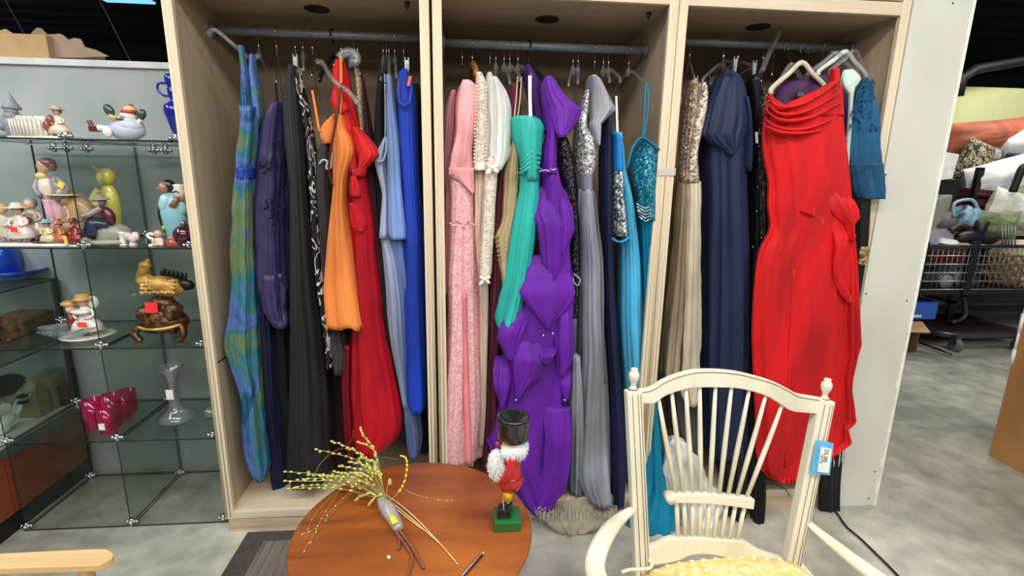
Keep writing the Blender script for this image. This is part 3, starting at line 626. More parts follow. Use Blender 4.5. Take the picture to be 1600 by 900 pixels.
t = gown('evening_gown', 'long dark navy gown between silver gown and bright blue dress', [(160, 944, 954), (200, 939, 956), (250, 936, 957), (350, 937, 957), (454, 938, 959), (500, 939, 962), (560, 944, 965), (640, 947, 972), (700, 949, 975, 1.94), (760, 952, 975, 1.9), (800, 955, 973, 1.885)], cloth((22, 28, 66), .6), yf=1.975, amp=.008, depth=.12)
AQUA = cloth((76, 178, 222), .55)
t = gown('beaded_dress', 'aqua blue dress with silver sequin panels, left of teal gown', [(206, 957, 971), (225, 958, 974), (266, 960, 978), (307, 965, 988), (362, 966, 996), (410, 966, 1000), (454, 965, 1002), (500, 964, 1003), (560, 966, 1006), (640, 972, 1009), (700, 975, 1011), (740, 977, 1013, 1.92), (776, 980, 1013, 1.9)], AQUA, yf=1.965, amp=.011, depth=.12)
addp(t, 'bodice', drape([(205, 955, 965), (217, 955, 973), (245, 956, 973), (270, 956, 974)], 1.95, amp=.003, depth=.06, M=40), cloth((20, 124, 200), .6), 'brighter blue bodice')
SEQ2 = sequins((96, 112, 116), (240, 250, 248), 120)
addp(t, 'sequin_panel', drape([(268, 956, 974), (285, 957, 975), (302, 957, 974), (320, 957, 977), (345, 957, 980), (370, 958, 982)], 1.945, amp=.003, depth=.06, M=44), SEQ2, 'silver sequin panel')
addp(t, 'hem_band', G().tube(smooth([at(957, 372, 1.95), at(964, 377, 1.938), at(974, 377, 1.938), at(983, 370, 1.95)], 3), .007, 8, flat=.6), cloth((40, 140, 200)))
addp(t, 'strap', band([(963, 150, 2.0), (964, 180, 1.98), (965, 208, 1.952)], 3), satin((225, 225, 225)))
TEAL = satin((8, 124, 158), .38); TEALB = sequins((6, 88, 118), (60, 158, 180), 190, .3)
t = gown('evening_gown', 'long teal gown with beaded bodice hanging rightmost in middle wardrobe', [(335, 993, 1025), (370, 998, 1024), (420, 1000, 1026), (500, 1002, 1027), (560, 1003, 1026), (640, 1007, 1027), (700, 1006, 1032, 1.92), (750, 1000, 1038, 1.88), (790, 990, 1046, 1.84), (820, 978, 1053, 1.81), (836, 974, 1054, 1.80), (849, 984, 1044, 1.80)], TEAL, yf=1.948, amp=.012, nf=2, depth=.1)
addp(t, 'bodice', drape([(216, 1000, 1007), (224, 994, 1015), (232, 988, 1025), (242, 983, 1030), (262, 981, 1030), (285, 984, 1029), (310, 990, 1027), (345, 995, 1025)], 1.94, amp=.005, depth=.09), TEALB, 'teal beaded bodice')
addp(t, 'neckline', G().tube(smooth([at(980, 262, 1.94), at(988, 232, 1.935), at(1002, 215, 1.935), at(1016, 222, 1.935), at(1030, 234, 1.94)], 3), .005, 8), TEAL)
g = G()
for i in range(5): g.tube([at(994 + i, 318 + i * 5, 1.94), at(1008, 326 + i * 5, 1.936), at(1026, 318 + i * 5, 1.945)], .0035, 6)
addp(t, 'waist_beading', g, sequins((60, 110, 120), (220, 230, 230), 200), kind='stuff')
for dx in (0, 6): addp(t, 'strap', strap([(1009 + dx, 130, 1.985), (1007 + dx * .8, 175, 1.96), (1004 + dx * .3, 218, 1.94)], .004), TEAL)

# ---- right wardrobe
CHAMP = satin((204, 190, 168), .4); CHB = sequins((150, 132, 112), (226, 214, 192), 150, .15)
t = gown('satin_dress', 'long champagne satin gown with beaded lace bodice, first in right wardrobe', [(283, 1066, 1093), (320, 1066, 1093), (400, 1064, 1092), (460, 1062, 1091), (520, 1058, 1091), (580, 1056, 1089), (620, 1054, 1088), (637, 1066, 1087)], CHAMP, yf=1.96, amp=.010, nf=2.6, depth=.1, wrk=.003)
addp(t, 'bodice', drape([(128, 1092, 1103), (140, 1090, 1106), (165, 1082, 1105), (200, 1076, 1098), (240, 1072, 1090), (285, 1066, 1092)], 1.955, amp=.003, depth=.08), CHB, 'beaded champagne bodice')
t2 = gown('satin_dress', 'taupe satin gown with sequined lace top against the wardrobe stile', [(126, 1074, 1090), (150, 1069, 1092), (200, 1063, 1088), (240, 1060, 1082), (285, 1060, 1075), (320, 1056, 1076), (400, 1050, 1072), (460, 1044, 1070), (520, 1037, 1066), (570, 1032, 1062), (596, 1031, 1058)], satin((164, 146, 122), .42), yf=1.985, amp=.008, depth=.08, wrk=.003)
addp(t2, 'bodice', drape([(124, 1075, 1090), (150, 1068, 1093), (200, 1062, 1089), (240, 1059, 1083), (284, 1059, 1076)], 1.977, amp=.003, depth=.07), sequins((116, 98, 84), (184, 164, 142), 170, .15))
NAVB = cloth((27, 39, 72), .6, .2)
t = gown('evening_gown', 'wide dark navy gown with draped cap sleeve, right wardrobe', [(108, 1134, 1144), (114, 1124, 1152), (122, 1114, 1158), (144, 1106, 1164), (172, 1101, 1168), (200, 1096, 1167), (231, 1090, 1166), (260, 1091, 1164), (300, 1094, 1163), (400, 1093, 1165), (500, 1092, 1166), (600, 1090, 1165), (690, 1090, 1164), (724, 1094, 1162)], NAVB, yf=1.94, amp=.016, nf=2.8, depth=.14)
addp(t, 'cap_sleeve', drape([(118, 1120, 1156, 1.945), (160, 1103, 1168, 1.935), (190, 1096, 1170, 1.925), (208, 1092, 1166, 1.92), (222, 1104, 1160, 1.92), (234, 1124, 1152, 1.92), (242, 1136, 1146, 1.92)], 1.915, amp=.012, depth=.04, nf=1.7, step=5, tfold=.5), NAVB)
addp(t, 'side_sleeve', drape([(150, 1158, 1170), (173, 1160, 1174), (210, 1160, 1177), (250, 1160, 1176), (268, 1164, 1174)], 1.94, amp=.006, depth=.08), NAVB)
t = gown('evening_gown', 'glossy black beaded gown between navy gown and scarlet gown', [(115, 1176, 1185), (125, 1164, 1187), (162, 1164, 1193), (200, 1167, 1194), (260, 1168, 1197), (330, 1166, 1198), (380, 1165, 1198), (440, 1164, 1186), (560, 1162, 1186), (680, 1160, 1190, 1.93), (760, 1164, 1195, 1.87), (815, 1170, 1193, 1.84), (836, 1174, 1188, 1.83)], cloth((12, 12, 14), .35), yf=1.975, amp=.01, depth=.12)
g = G()
for (x, y) in ((1176, 386), (1190, 372), (1192, 380), (1184, 292), (1182, 330), (1193, 300), (1186, 228)): g.ell(at(x, y, 1.965), .003, 6)
addp(t, 'rhinestones', g, plain((235, 235, 240), .08, .9, 'rhinestone'), kind='stuff')
t = gown('beaded_dress', 'narrow dark beaded dress with white tag behind scarlet gown shoulder', [(138, 1188, 1196), (170, 1186, 1197), (220, 1184, 1194), (300, 1186, 1196), (380, 1188, 1196)], MESHB, yf=1.958, amp=.004, depth=.05)
addp(t, 'tag', band([(1182, 206, 1.955), (1183, 224, 1.953)], 4), WHITEP, 'white paper tag')
t = gown('evening_gown', 'black gown hanging lowest behind the chair spindles', [(560, 1092, 1168), (690, 1108, 1172, 1.95), (780, 1122, 1168, 1.88), (812, 1126, 1160, 1.86)], BLACK, yf=2.04, amp=.014, depth=.13)
PLUM = cloth((78, 38, 88), .6)
t = gown('plum_blouse', 'plum purple blouse hanging behind the scarlet gown neckline', [(116, 1244, 1296), (126, 1224, 1310), (140, 1212, 1326), (165, 1206, 1335), (200, 1208, 1332), (260, 1212, 1330)], PLUM, cat='blouse', yf=1.99, amp=.008, depth=.05)
c = at(1252, 147, 1.978)
tg = addp(t, 'collar_label', G().box(c.x - .018, c.x + .018, 1.982, 1.985, c.z - .012, c.z + .012), DARK)
addp(tg, 'stitching', G().box(c.x - .014, c.x + .014, 1.980, 1.982, c.z - .008, c.z + .008), plain((96, 80, 104), .6))
addp(t, 'inner_back', drape([(124, 1226, 1296), (150, 1216, 1290), (170, 1216, 1270)], 2.03, amp=.004, depth=.02, M=40), cloth((36, 16, 42)))
RED = cloth((207, 14, 20), .65, .3)
t = gown('evening_gown', 'long scarlet one shoulder gown with cowl neck, front of right wardrobe', [(164, 1196, 1317), (200, 1190, 1320), (240, 1191, 1325), (287, 1199, 1330), (320, 1198, 1332), (358, 1201, 1334), (395, 1184, 1336), (458, 1175, 1339), (520, 1172, 1341), (560, 1173, 1342), (600, 1175, 1334), (640, 1177, 1332), (690, 1179, 1322), (715, 1180, 1305), (740, 1186, 1285), (756, 1205, 1260)],
     RED, yf=1.868, amp=.013, nf=3.6, depth=.032, M=110)
addp(t, 'neck_point', drape([(146, 1200, 1204), (155, 1197, 1212), (166, 1194, 1230), (178, 1192, 1262)], 1.871, amp=.002, depth=.02, M=36, step=3, sq=3), RED)
addp(t, 'shoulder', drape([(106, 1298, 1311), (126, 1297, 1312), (134, 1284, 1314), (142, 1268, 1315), (152, 1248, 1316), (164, 1222, 1317), (180, 1205, 1318)], 1.868, amp=.002, depth=.02, M=40, step=3, sq=3), RED)
for k, (a, b2, c2, d2) in enumerate((((1200, 150), (1216, 166), (1256, 160), (1311, 128)), ((1198, 160), (1220, 178), (1262, 172), (1314, 143)), ((1196, 172), (1222, 188), (1266, 183), (1316, 158)), ((1194, 186), (1222, 201), (1262, 200), (1300, 186)), ((1193, 196), (1218, 206), (1250, 208), (1284, 204)))):
    addp(t, 'cowl_fold', G().tube(smooth([at(a[0], a[1], 1.866), at(b2[0], b2[1], 1.850), at(c2[0], c2[1], 1.850), at(d2[0], d2[1], 1.863)], 5), [.004 + .007 * math.sin(PI * i / 15) for i in range(16)], 10, flat=.6), RED)
g = G(); rr = random.Random(8)
for i in range(16): g.ell(at(1198 + rr.uniform(-3, 8), 150 + i * 1.7, 1.852), rr.uniform(.002, .005), 6)
for i in range(9): g.ell(at(1308 + rr.uniform(-3, 4), 128 + i * 1.5, 1.852), rr.uniform(.002, .004), 6)
addp(t, 'brooch', g, plain((150, 90, 60), .15, .8), kind='stuff')
for rows, yy in (([(296, 1286, 1300), (304, 1284, 1326), (316, 1288, 1338), (330, 1296, 1344), (342, 1306, 1345), (350, 1318, 1338), (368, 1322, 1338), (378, 1328, 1337)], 1.853),
                 ([(340, 1284, 1296), (352, 1290, 1318), (366, 1298, 1327), (384, 1302, 1325), (404, 1300, 1318), (424, 1298, 1312), (444, 1302, 1320), (462, 1310, 1330), (474, 1324, 1330)], 1.848),
                 ([(370, 1322, 1337), (420, 1326, 1341), (480, 1326, 1344), (540, 1326, 1346), (562, 1326, 1340), (600, 1322, 1330), (640, 1322, 1336), (662, 1322, 1338), (672, 1318, 1326), (694, 1316, 1331), (704, 1306, 1318), (714, 1296, 1304)], 1.851),
                 ([(322, 1236, 1240), (328, 1238, 1252), (334, 1250, 1268), (338, 1264, 1272)], 1.863)):
    rows = [(r[0], r[1], r[2], yy + .03 * max(0, 1 - (r[0] - rows[0][0]) / (.3 * (rows[-1][0] - rows[0][0])))) for r in rows]
    addp(t, 'ruffle', drape(rows, yy, amp=.006, depth=.016, M=64, nf=1.8, step=4, tfold=.6, lin=True, sq=1.5), RED)
for k, pts in enumerate((((1284, 340), (1290, 420), (1286, 520), (1288, 600)), ((1304, 436), (1306, 520), (1300, 620), (1298, 700)), ((1240, 420), (1236, 520), (1230, 640), (1228, 730)))):
    addp(t, 'pleat', G().tube(smooth([at(x, y, 1.870) for x, y in pts], 4), .009, 10, flat=.8), RED)
MINT = cloth((196, 218, 208), .6)
t = gown('lace_gown', 'pale mint tulle gown mostly behind the scarlet gown', [(108, 1318, 1334), (122, 1314, 1346), (136, 1318, 1336), (146, 1326, 1334), (240, 1320, 1328), (400, 1306, 1318), (560, 1296, 1320), (690, 1288, 1319), (720, 1286, 1318), (729, 1288, 1315)], MINT, yf=1.90, amp=.005, depth=.014)
DTEAL = cloth((18, 92, 134), .7, .4)
t = gown('teal_top', 'deep teal textured short top hanging at the right end', [(120, 1351, 1356), (130, 1344, 1360), (140, 1337, 1365), (165, 1332, 1371), (200, 1327, 1374), (250, 1327, 1377), (280, 1332, 1379), (300, 1337, 1380), (311, 1342, 1379)], DTEAL, cat='top', yf=1.888, amp=.007, depth=.021, wrk=.003)
addp(t, 'hem_band', drape([(255, 1327, 1378), (280, 1331, 1380), (300, 1336, 1381), (311, 1341, 1380)], 1.882, amp=.006, depth=.021, wrk=.004, wsc=24, M=48, step=4), cloth((14, 74, 112), .7, .4))
g = G(); rr = random.Random(12)
for i in range(130):
    y = rr.uniform(124, 205); c_ = (y - 120) / 85; x = 1353 - 26 * min(1, c_ * 1.4) + rr.random() * (14 + 34 * c_)
    p = at(min(x, 1372), y, 1.886); g.ell(p, (.003, .002, .008), 6, M=Matrix.Rotation(rr.uniform(-.6, .6), 3, 'Y'))
addp(t, 'feather_trim', g, cloth((14, 78, 116), .8), kind='stuff')
t = gown('black_dress', 'black velvet dress with gold waist trim behind the teal top', [(290, 1338, 1360), (320, 1337, 1361), (386, 1336, 1357), (392, 1334, 1356), (420, 1330, 1352), (560, 1300, 1330), (724, 1278, 1315), (760, 1280, 1312), (800, 1279, 1311)], cloth((16, 15, 17), .6, .3), yf=1.895, amp=.006, depth=.018)
addp(t, 'gold_trim', drape([(386, 1340, 1358), (392, 1338, 1358), (410, 1336, 1352), (414, 1338, 1350)], 1.888, amp=.003, depth=.02, M=36, step=3), sequins((90, 70, 34), (214, 190, 130), 110), 'gold embroidered trim')
t = gown('crumpled_fabric', 'crumpled white fabric heap on the closet floor behind the chair', [(694, 1048, 1066), (720, 1040, 1084), (750, 1036, 1096), (780, 1038, 1118), (810, 1048, 1122), (836, 1052, 1120)], cloth((222, 222, 218), .7), cat='fabric', yf=1.835, amp=.016, wrk=.014, depth=.06, nf=3, part='folds', wsc=16, lin=True)
t = gown('tulle_gown', 'smoky grey tulle gown above the crumpled white fabric', [(600, 1040, 1084), (660, 1040, 1086), (700, 1052, 1088, 1.95), (730, 1060, 1094, 1.93)], clear('smoke tulle', (150, 150, 148), .2, .6, .5, (96, 96, 94)), yf=2.0, amp=.012, depth=.08)

# ------------------------------------------------------------------ hangers
def hanger(ri, hx, end, kind, label, Yend=None, lift=0, clips=False):
    """hook over rod ri at pixel column hx, near arm reaching pixel point end at depth Yend"""
    x0, x1, ry, rz = ROD[ri]
    hp = at(hx, 60, ry); X = min(max(hp.x, x0 + .02), x1 - .02)
    O = Vector((X, ry, rz)); Yend = Yend or ry - .19
    E = at(end[0], end[1], Yend)
    names = {'clear': 'clear_hanger', 'wire': 'wire_hanger', 'black': 'black_hanger', 'wood': 'wooden_hanger', 'cream': 'cream_hanger', 'clip': 'clip_hanger'}
    mats = {'clear': PLAST, 'wire': CHROME, 'black': plain((22, 22, 24), .35), 'wood': wood((130, 84, 40), (168, 112, 60), 'y', .4), 'cream': plain((214, 206, 180), .4), 'clip': PLAST}
    t = thing(names[kind], label, 'hanger', O)
    u = Vector((E.x - X, E.y - ry, 0)); ul = u.length; u = u / max(ul, .01)
    N = Vector((X, ry, rz - .03 - .055))           # neck
    hm = mats[kind] if kind in ('black',) else CHROME
    R = .021; pts = []
    for k in range(11):
        a = math.radians(200 - k * 25); pts.append(O + u * (-R * math.cos(a)) + Vector((0, 0, R * math.sin(a))))
    pts = [O + u * (R * .98) + Vector((0, 0, -.012))] + pts[::-1][1:] if False else pts
    tail = [O + u * (-R * math.cos(math.radians(-50))) + Vector((0, 0, R * math.sin(math.radians(-50)))), O + Vector((0, 0, -.035)), N + Vector((0, 0, -.005))]
    obj('hook', G().tube(pts[:-0 or None] + tail[1:], .0017 if kind != 'black' else .004, 6), hm, t)
    g = G(); r = {'clear': .0055, 'wire': .002, 'black': .008, 'wood': .011, 'cream': .008, 'clip': .004}[kind]
    dz = E.z - N.z; back = N - u * ul + Vector((0, 0, dz))
    for tip in (E, back):
        s = (tip - N); P = [N, N + s * .25 + Vector((0, 0, .012)), N + s * .6 + Vector((0, 0, .008)), tip, tip + Vector((s.x, s.y, 0)).normalized() * .012 + Vector((0, 0, -.018))]
        g.tube(smooth(P, 4), r, 8, flat=1.4)
    if kind in ('clear', 'cream'):
        g.lathe([(.004, -.02), (.010, -.012), (.012, 0), (.006, .016), (.003, .02)], N, 10)
    if kind == 'wire': g.tube([E, back], r, 6)
    obj('arms', g, mats[kind], t)
    if kind == 'clip':
        obj('crossbar', G().tube([E, back], .0035, 6), PLAST, t)
    if clips or kind == 'clip':
        for tip in (E, back):
            g = G(); g.box(-.006, .006, -.008, .008, -.035, .012, M=Matrix.Translation(tip)); 
            g.box(-.008, -.005, -.006, .006, -.02, .022, M=Matrix.Translation(tip)); g.box(.005, .008, -.006, .006, -.02, .022, M=Matrix.Translation(tip))
            obj('clip', g, STEEL, t)
    return t
HL = [(0, 403, (383, 138), 'clear', 'clear plastic hanger with its hook over the print gown straps'),
      (0, 431, (432, 122), 'wire', 'thin wire hanger holding the indigo taffeta dress'),
      (0, 460, (462, 95), 'clip', 'clip hanger gripping the top of the charcoal gown'),
      (0, 472, (474, 104), 'clear', 'clear hanger directly behind the swirl print dress'),
      (0, 487, (487, 112), 'wire', 'thin wire hanger left of the black plastic hanger'),
      (0, 519, (500, 120), 'black', 'black plastic hanger with thick hook over the left rod'),
      (0, 532, (522, 96), 'wire', 'wire hanger beside the thick black plastic hook'),
      (0, 553, (547, 98), 'clear', 'clear hanger carrying the crimson gown straps'),
      (0, 558, (562, 110), 'wire', 'wire hanger over the champagne beaded dress'),
      (0, 598, (595, 120), 'clear', 'clear hanger, leftmost of four above the pale blue dresses'),
      (0, 603, (602, 128), 'wire', 'wire hanger, second of four above the pale blue dresses'),
      (0, 607, (608, 112), 'clear', 'clear hanger, third of four above the pale blue dresses'),
      (0, 616, (619, 115), 'clear', 'clear hanger, rightmost of four above the pale blue dresses'),
      (0, 630, (636, 100), 'clip', 'clip hanger with red tag gripping the royal blue gown'),
      (1, 722, (724, 126), 'wire', 'wire hanger above the pink satin jacket'),
      (1, 738, (744, 112), 'wood', 'wooden hanger seen behind the pink jacket shoulder'),
      (1, 766, (764, 112), 'wire', 'wire hanger above the ivory blouse collar'),
      (1, 775, (773, 122), 'clear', 'clear hanger inside the white blouse with puff sleeve'),
      (1, 788, (796, 124), 'clear', 'clear hanger carrying the burgundy gown'),
      (1, 797, (812, 120), 'clear', 'clear hanger with cord straps of the champagne gown'),
      (1, 810, (829, 116), 'clear', 'clear hanger with rounded end holding white ribbon straps'),
      (1, 827, (850, 124), 'black', 'dark hanger inside the purple organza gown'),
      (1, 897, (889, 128), 'clear', 'clear hanger, left one of a pair before the silver gown'),
      (1, 905, (903, 124), 'clear', 'clear hanger, right one of a pair before the silver gown'),
      (1, 931, (922, 120), 'wire', 'wire hanger inside the grey chiffon sleeve'),
      (1, 945, (952, 122), 'clear', 'clear hanger above the dark navy gown'),
      (1, 953, (968, 122), 'clear', 'clear hanger with curled tip above the bright blue bodice'),
      (1, 985, (1011, 134), 'clear', 'clear hanger with straps of the long teal gown'),
      (2, 1080, (1086, 128), 'clip', 'clip hanger gripping the taupe sequined top'),
      (2, 1134, (1100, 122), 'clear', 'clear hanger above the champagne beaded bodice'),
      (2, 1133, (1148, 98), 'clip', 'clip hanger with chrome clip above the wide navy gown'),
      (2, 1157, (1178, 104), 'clip', 'clip hanger with chrome clip above the glossy black gown'),
      (2, 1196, (1190, 122), 'wire', 'wire hanger by the dark beaded dress with the tag')]
for h in HL: hanger(*h)
# front-facing hangers at the right end: wide arms seen from the front
def front_hanger(hx, L_, R_, Y, mat, name, label, r=.007):
    x0, x1, ry, rz = ROD[2]; hp = at(hx, 60, ry); O = Vector((min(hp.x, x1 - .02), ry, rz))
    t = thing(name, label, 'hanger', O)
    a, b_ = at(L_[0], L_[1], Y), at(R_[0], R_[1], Y + .06); N = Vector(((a.x + b_.x) / 2, (a.y + b_.y) / 2, max(a.z, b_.z) + .075))
    P = [O + Vector((0, .021 * math.cos(q), .021 * math.sin(q))) for q in [math.radians(-20 + 28 * k) for k in range(8)]]
    obj('hook', G().tube(smooth(P + [O + Vector((0, -.015, -.03)), O * .5 + N * .5, N], 2), .0017, 6), CHROME, t)
    obj('arms', G().tube(smooth([a + Vector((0, 0, -.02)), a, N * .55 + a * .45 + Vector((0, 0, .0)), N, N * .55 + b_ * .45, b_, b_ + Vector((0, 0, -.02))], 4), r, 8, flat=1.5), mat, t)
    return t
front_hanger(1225, (1206, 138), (1288, 134), 1.93, plain((206, 200, 172), .4), 'cream_hanger', 'cream plastic hanger spread in the scarlet gown neckline')
front_hanger(1230, (1199, 152), (1262, 136), 1.96, PLAST, 'clear_hanger', 'clear hanger just left of the cream hanger')
front_hanger(1250, (1262, 116), (1340, 118), 2.0, PLAST, 'clear_hanger', 'clear hanger over the plum blouse shoulder')
front_hanger(1262, (1280, 110), (1352, 116), 2.02, plain((226, 226, 220), .4), 'white_hanger', 'white hanger arm ending above the deep teal top')
front_hanger(1285, (1300, 108), (1356, 122), 1.99, PLAST, 'clear_hanger', 'clear hanger rightmost on the rod above the teal top', .009)
# loose hanger end caught at the far left, and the big clear one in front of the crimson gown
t = thing('clear_hanger', 'tilted clear hanger poking up left beyond the rod end', 'hanger', at(345, 55, 2.1))
obj('arms', G().tube(smooth([at(327, 56, 2.06), at(328, 50, 2.06), at(336, 47, 2.06), at(350, 57, 2.07), at(372, 76, 2.09), at(392, 92, 2.12), at(404, 86, 2.15)], 4), .008, 8, flat=1.5), PLAST, t)
obj('hook', G().tube(smooth([at(396, 92, 2.13), at(402, 78, 2.18), at(403, 62, 2.21), at(401, 50, 2.235), at(398, 48, 2.25)], 3), .0018, 6), CHROME, t)
t = thing('clear_hanger', 'clear hanger arm slanting down across the crimson bodice', 'hanger', at(520, 100, 2.05))
obj('arms', G().tube(smooth([at(494, 96, 2.08), at(504, 99, 2.05), at(514, 116, 2.0), at(526, 130, 1.965), at(545, 144, 1.945), at(556, 158, 1.94), at(556, 163, 1.94)], 4), .0075, 8, flat=1.4), PLAST, t)
obj('hook', G().tube(smooth([at(500, 98, 2.07), at(492, 82, 2.15), at(486, 62, 2.21), at(485, 46, 2.23), at(488, 44, 2.25)], 3), .0018, 6), CHROME, t)
t = thing('clear_hanger', 'clear hanger with big rounded end above the crimson bodice', 'hanger', at(545, 90, 2.0))
obj('arms', G().tube(smooth([at(530, 91, 1.98), at(536, 84, 1.98), at(546, 81, 1.98), at(556, 86, 1.98), at(557, 94, 1.98), at(552, 98, 1.98), at(547, 90, 2.02)], 4), .012, 10, flat=1.3), PLAST, t)
obj('hook', G().tube(smooth([at(551, 86, 2.0), at(553, 72, 2.15), at(551, 56, 2.22), at(552, 52, 2.25)], 3), .0018, 6), CHROME, t)
t = thing('clear_hanger', 'crystal clear hanger standing up above the rod in right wardrobe', 'hanger', at(1205, 80, 2.1))
obj('arms', G().tube(smooth([at(1218, 47, 2.16), at(1213, 60, 2.15), at(1206, 74, 2.13), at(1198, 92, 2.1), at(1190, 112, 2.05)], 4), .010, 8, flat=1.6), PLAST, t)
obj('clip', G().box(-.006, .006, -.006, .006, -.03, .03, M=Matrix.Translation(at(1214, 60, 2.14)) @ Matrix.Rotation(.35, 4, 'Y')), PLAST, t)
obj('hook', G().tube(smooth([at(1206, 118, 2.08), at(1208, 95, 2.13), at(1210, 78, 2.18), at(1212, 68, 2.2)], 3), .0018, 6), CHROME, t)
solo('size_tag', band([(641, 119, 1.94), (638, 134, 1.935)], 5), plain((214, 70, 60), .5), 'small red tag on the clip above the royal blue gown', 'tag')

# ------------------------------------------------------------------ glass cube shelving
YG, YGB = 2.005, 2.40; XL, XM, XR = -1.87, -1.449, -1.050; ZS = [.006, .405, .808, 1.208, 1.604]
t = thing('glass_shelving', 'glass cube display shelving with chrome clips left of the wardrobes', 'shelving', ((XL + XR) / 2, 2.2, 0))
def pane(x0, x1, y0, y1, z0, z1, thin, name='glass_pane'):
    g = G().box(x0, x1, y0, y1, z0, z1, 1)
    big = {'x': (4, 5), 'y': (2, 3), 'z': (0, 1)}[thin]
    for i in big: g.m[i] = 0
    if thin == 'z': g.m[0] = g.m[1] = 0
    return obj(name, g, [GLASS, GEDGE], t)
# face order in G.box: bottom, top, front(y0), back(y1), left(x0), right(x1)
for i, z in enumerate(ZS):
    for xa, xb in ((XL, XM - .006), (XM + .006, XR)):
        pane(xa, xb, YG, YGB, z - .003, z + .003, 'z', 'glass_shelf')
for i in range(4):
    for x in (XL, XM, XR - .002):
        pane(x - .0025, x + .0025, YG + .004, YGB, ZS[i] + .008, ZS[i + 1] - .006, 'x', 'glass_divider')
for i in range(4):
    for xa, xb in ((XL + .004, XM - .006), (XM + .006, XR - .006)):
        pane(xa, xb, YGB - .002, YGB + .003, ZS[i] + .006, ZS[i + 1] - .006, 'y', 'glass_back')
cl0 = None
for i, z in enumerate(ZS):
    for x, sx_ in ((XM, 1), (XL, 1), (XR - .02, -1)):
        for y in (YG + .012, YGB - .015):
            if cl0 is None:
                g = G(); g.lathe([(.0, -.017), (.009, -.016), (.011, -.012), (.011, .012), (.009, .016), (.0, .017)], (0, 0, 0), 12)
                W_ = wloc(t)
                g.tube([(-.018, 0, .0), (.018, 0, .0)], .0065, 10); g.ell((-.019, 0, 0), .0085, 10); g.ell((.019, 0, 0), .0085, 10); g.tube([(0, -.016, 0), (0, .016, 0)], .006, 10)
                g.v = [(v[0] + W_.x, v[1] + W_.y, v[2] + W_.z) for v in g.v]
                cl0 = obj('chrome_clip', g, CHROME, t); c = cl0
            else: c = cl0.copy(); SC.collection.objects.link(c); c.parent = t
            c.location = Vector((x + (.0), y, z + .012)) - wloc(t)
for x in (-1.75, -1.62, -1.31, -1.18, -1.36, -1.70):
    c = cl0.copy(); SC.collection.objects.link(c); c.parent = t; c.location = Vector((x, 2.38 if x > -1.6 else 2.36, 1.585)) - wloc(t)

# ------------------------------------------------------------------ figurine kit (heights normalised to 1)
def M_(c, r=.3, coat=.5): return plain(c, r, 0, 'glaze', coat, .06)
def fig(name, label, cat, px, ytop, shelf_z, Y, spec, ybot=None, group=None, turn=0):
    """spec: {part: (material, [primitives])} in units of the figure's height"""
    top = at(px, ytop, Y); H = top.z - shelf_z; x = at(px, (ytop + (ybot or ytop + 50)) / 2, Y).x
    t = thing(name, label, cat, (x, Y, shelf_z), group); t.rotation_euler = (0, 0, turn)
    for part, (mat, prims) in spec.items():
      pn = part.rstrip('0123456789')
      groups = [[p] for p in prims] if pn in ('leg', 'arm', 'foot', 'boot', 'shoe', 'mitten', 'hand') else [prims]
      for grp in groups:
        g = G()
        for p in grp:
            k = p[0]
            if k == 'e': g.ell(Vector(p[1]) * H, tuple(q * H for q in p[2]), p[3] if len(p) > 3 else 14, M=Matrix.Rotation(p[4], 3, 'Y') if len(p) > 4 else None, lump=p[5] if len(p) > 5 else 0)
            elif k == 'l': g.lathe([(r * H, z * H) for r, z in p[2]], Vector(p[1]) * H, p[3] if len(p) > 3 else 18, sx=p[4] if len(p) > 4 else 1, sy=p[5] if len(p) > 5 else 1)
            elif k == 't': g.tube(smooth([Vector(q) * H for q in p[1]], 4) if len(p[1]) > 2 else [Vector(q) * H for q in p[1]], ([q * H for q in p[2]] if isinstance(p[2], list) else p[2] * H), 8)
            elif k == 'b': g.box(*[q * H for q in p[1]], M=Matrix.Rotation(p[2], 4, 'Y') if len(p) > 2 else None)
        me_o = obj(pn, G(), mat, None)          # local coordinates, so build against the turned root
        me = me_o.data; me.clear_geometry(); me.from_pydata(g.v, [], g.f); me.polygons.foreach_set('use_smooth', g.smooth); me.update(); me_o.parent = t
    return t
SK = M_((222, 180, 150)); WH = M_((236, 232, 222)); CR = M_((220, 210, 186)); GR = M_((150, 156, 162), .6, 0)
BRN = M_((96, 56, 34)); GLD = plain((180, 140, 74), .35, .4, 'gilt', 0, .3)
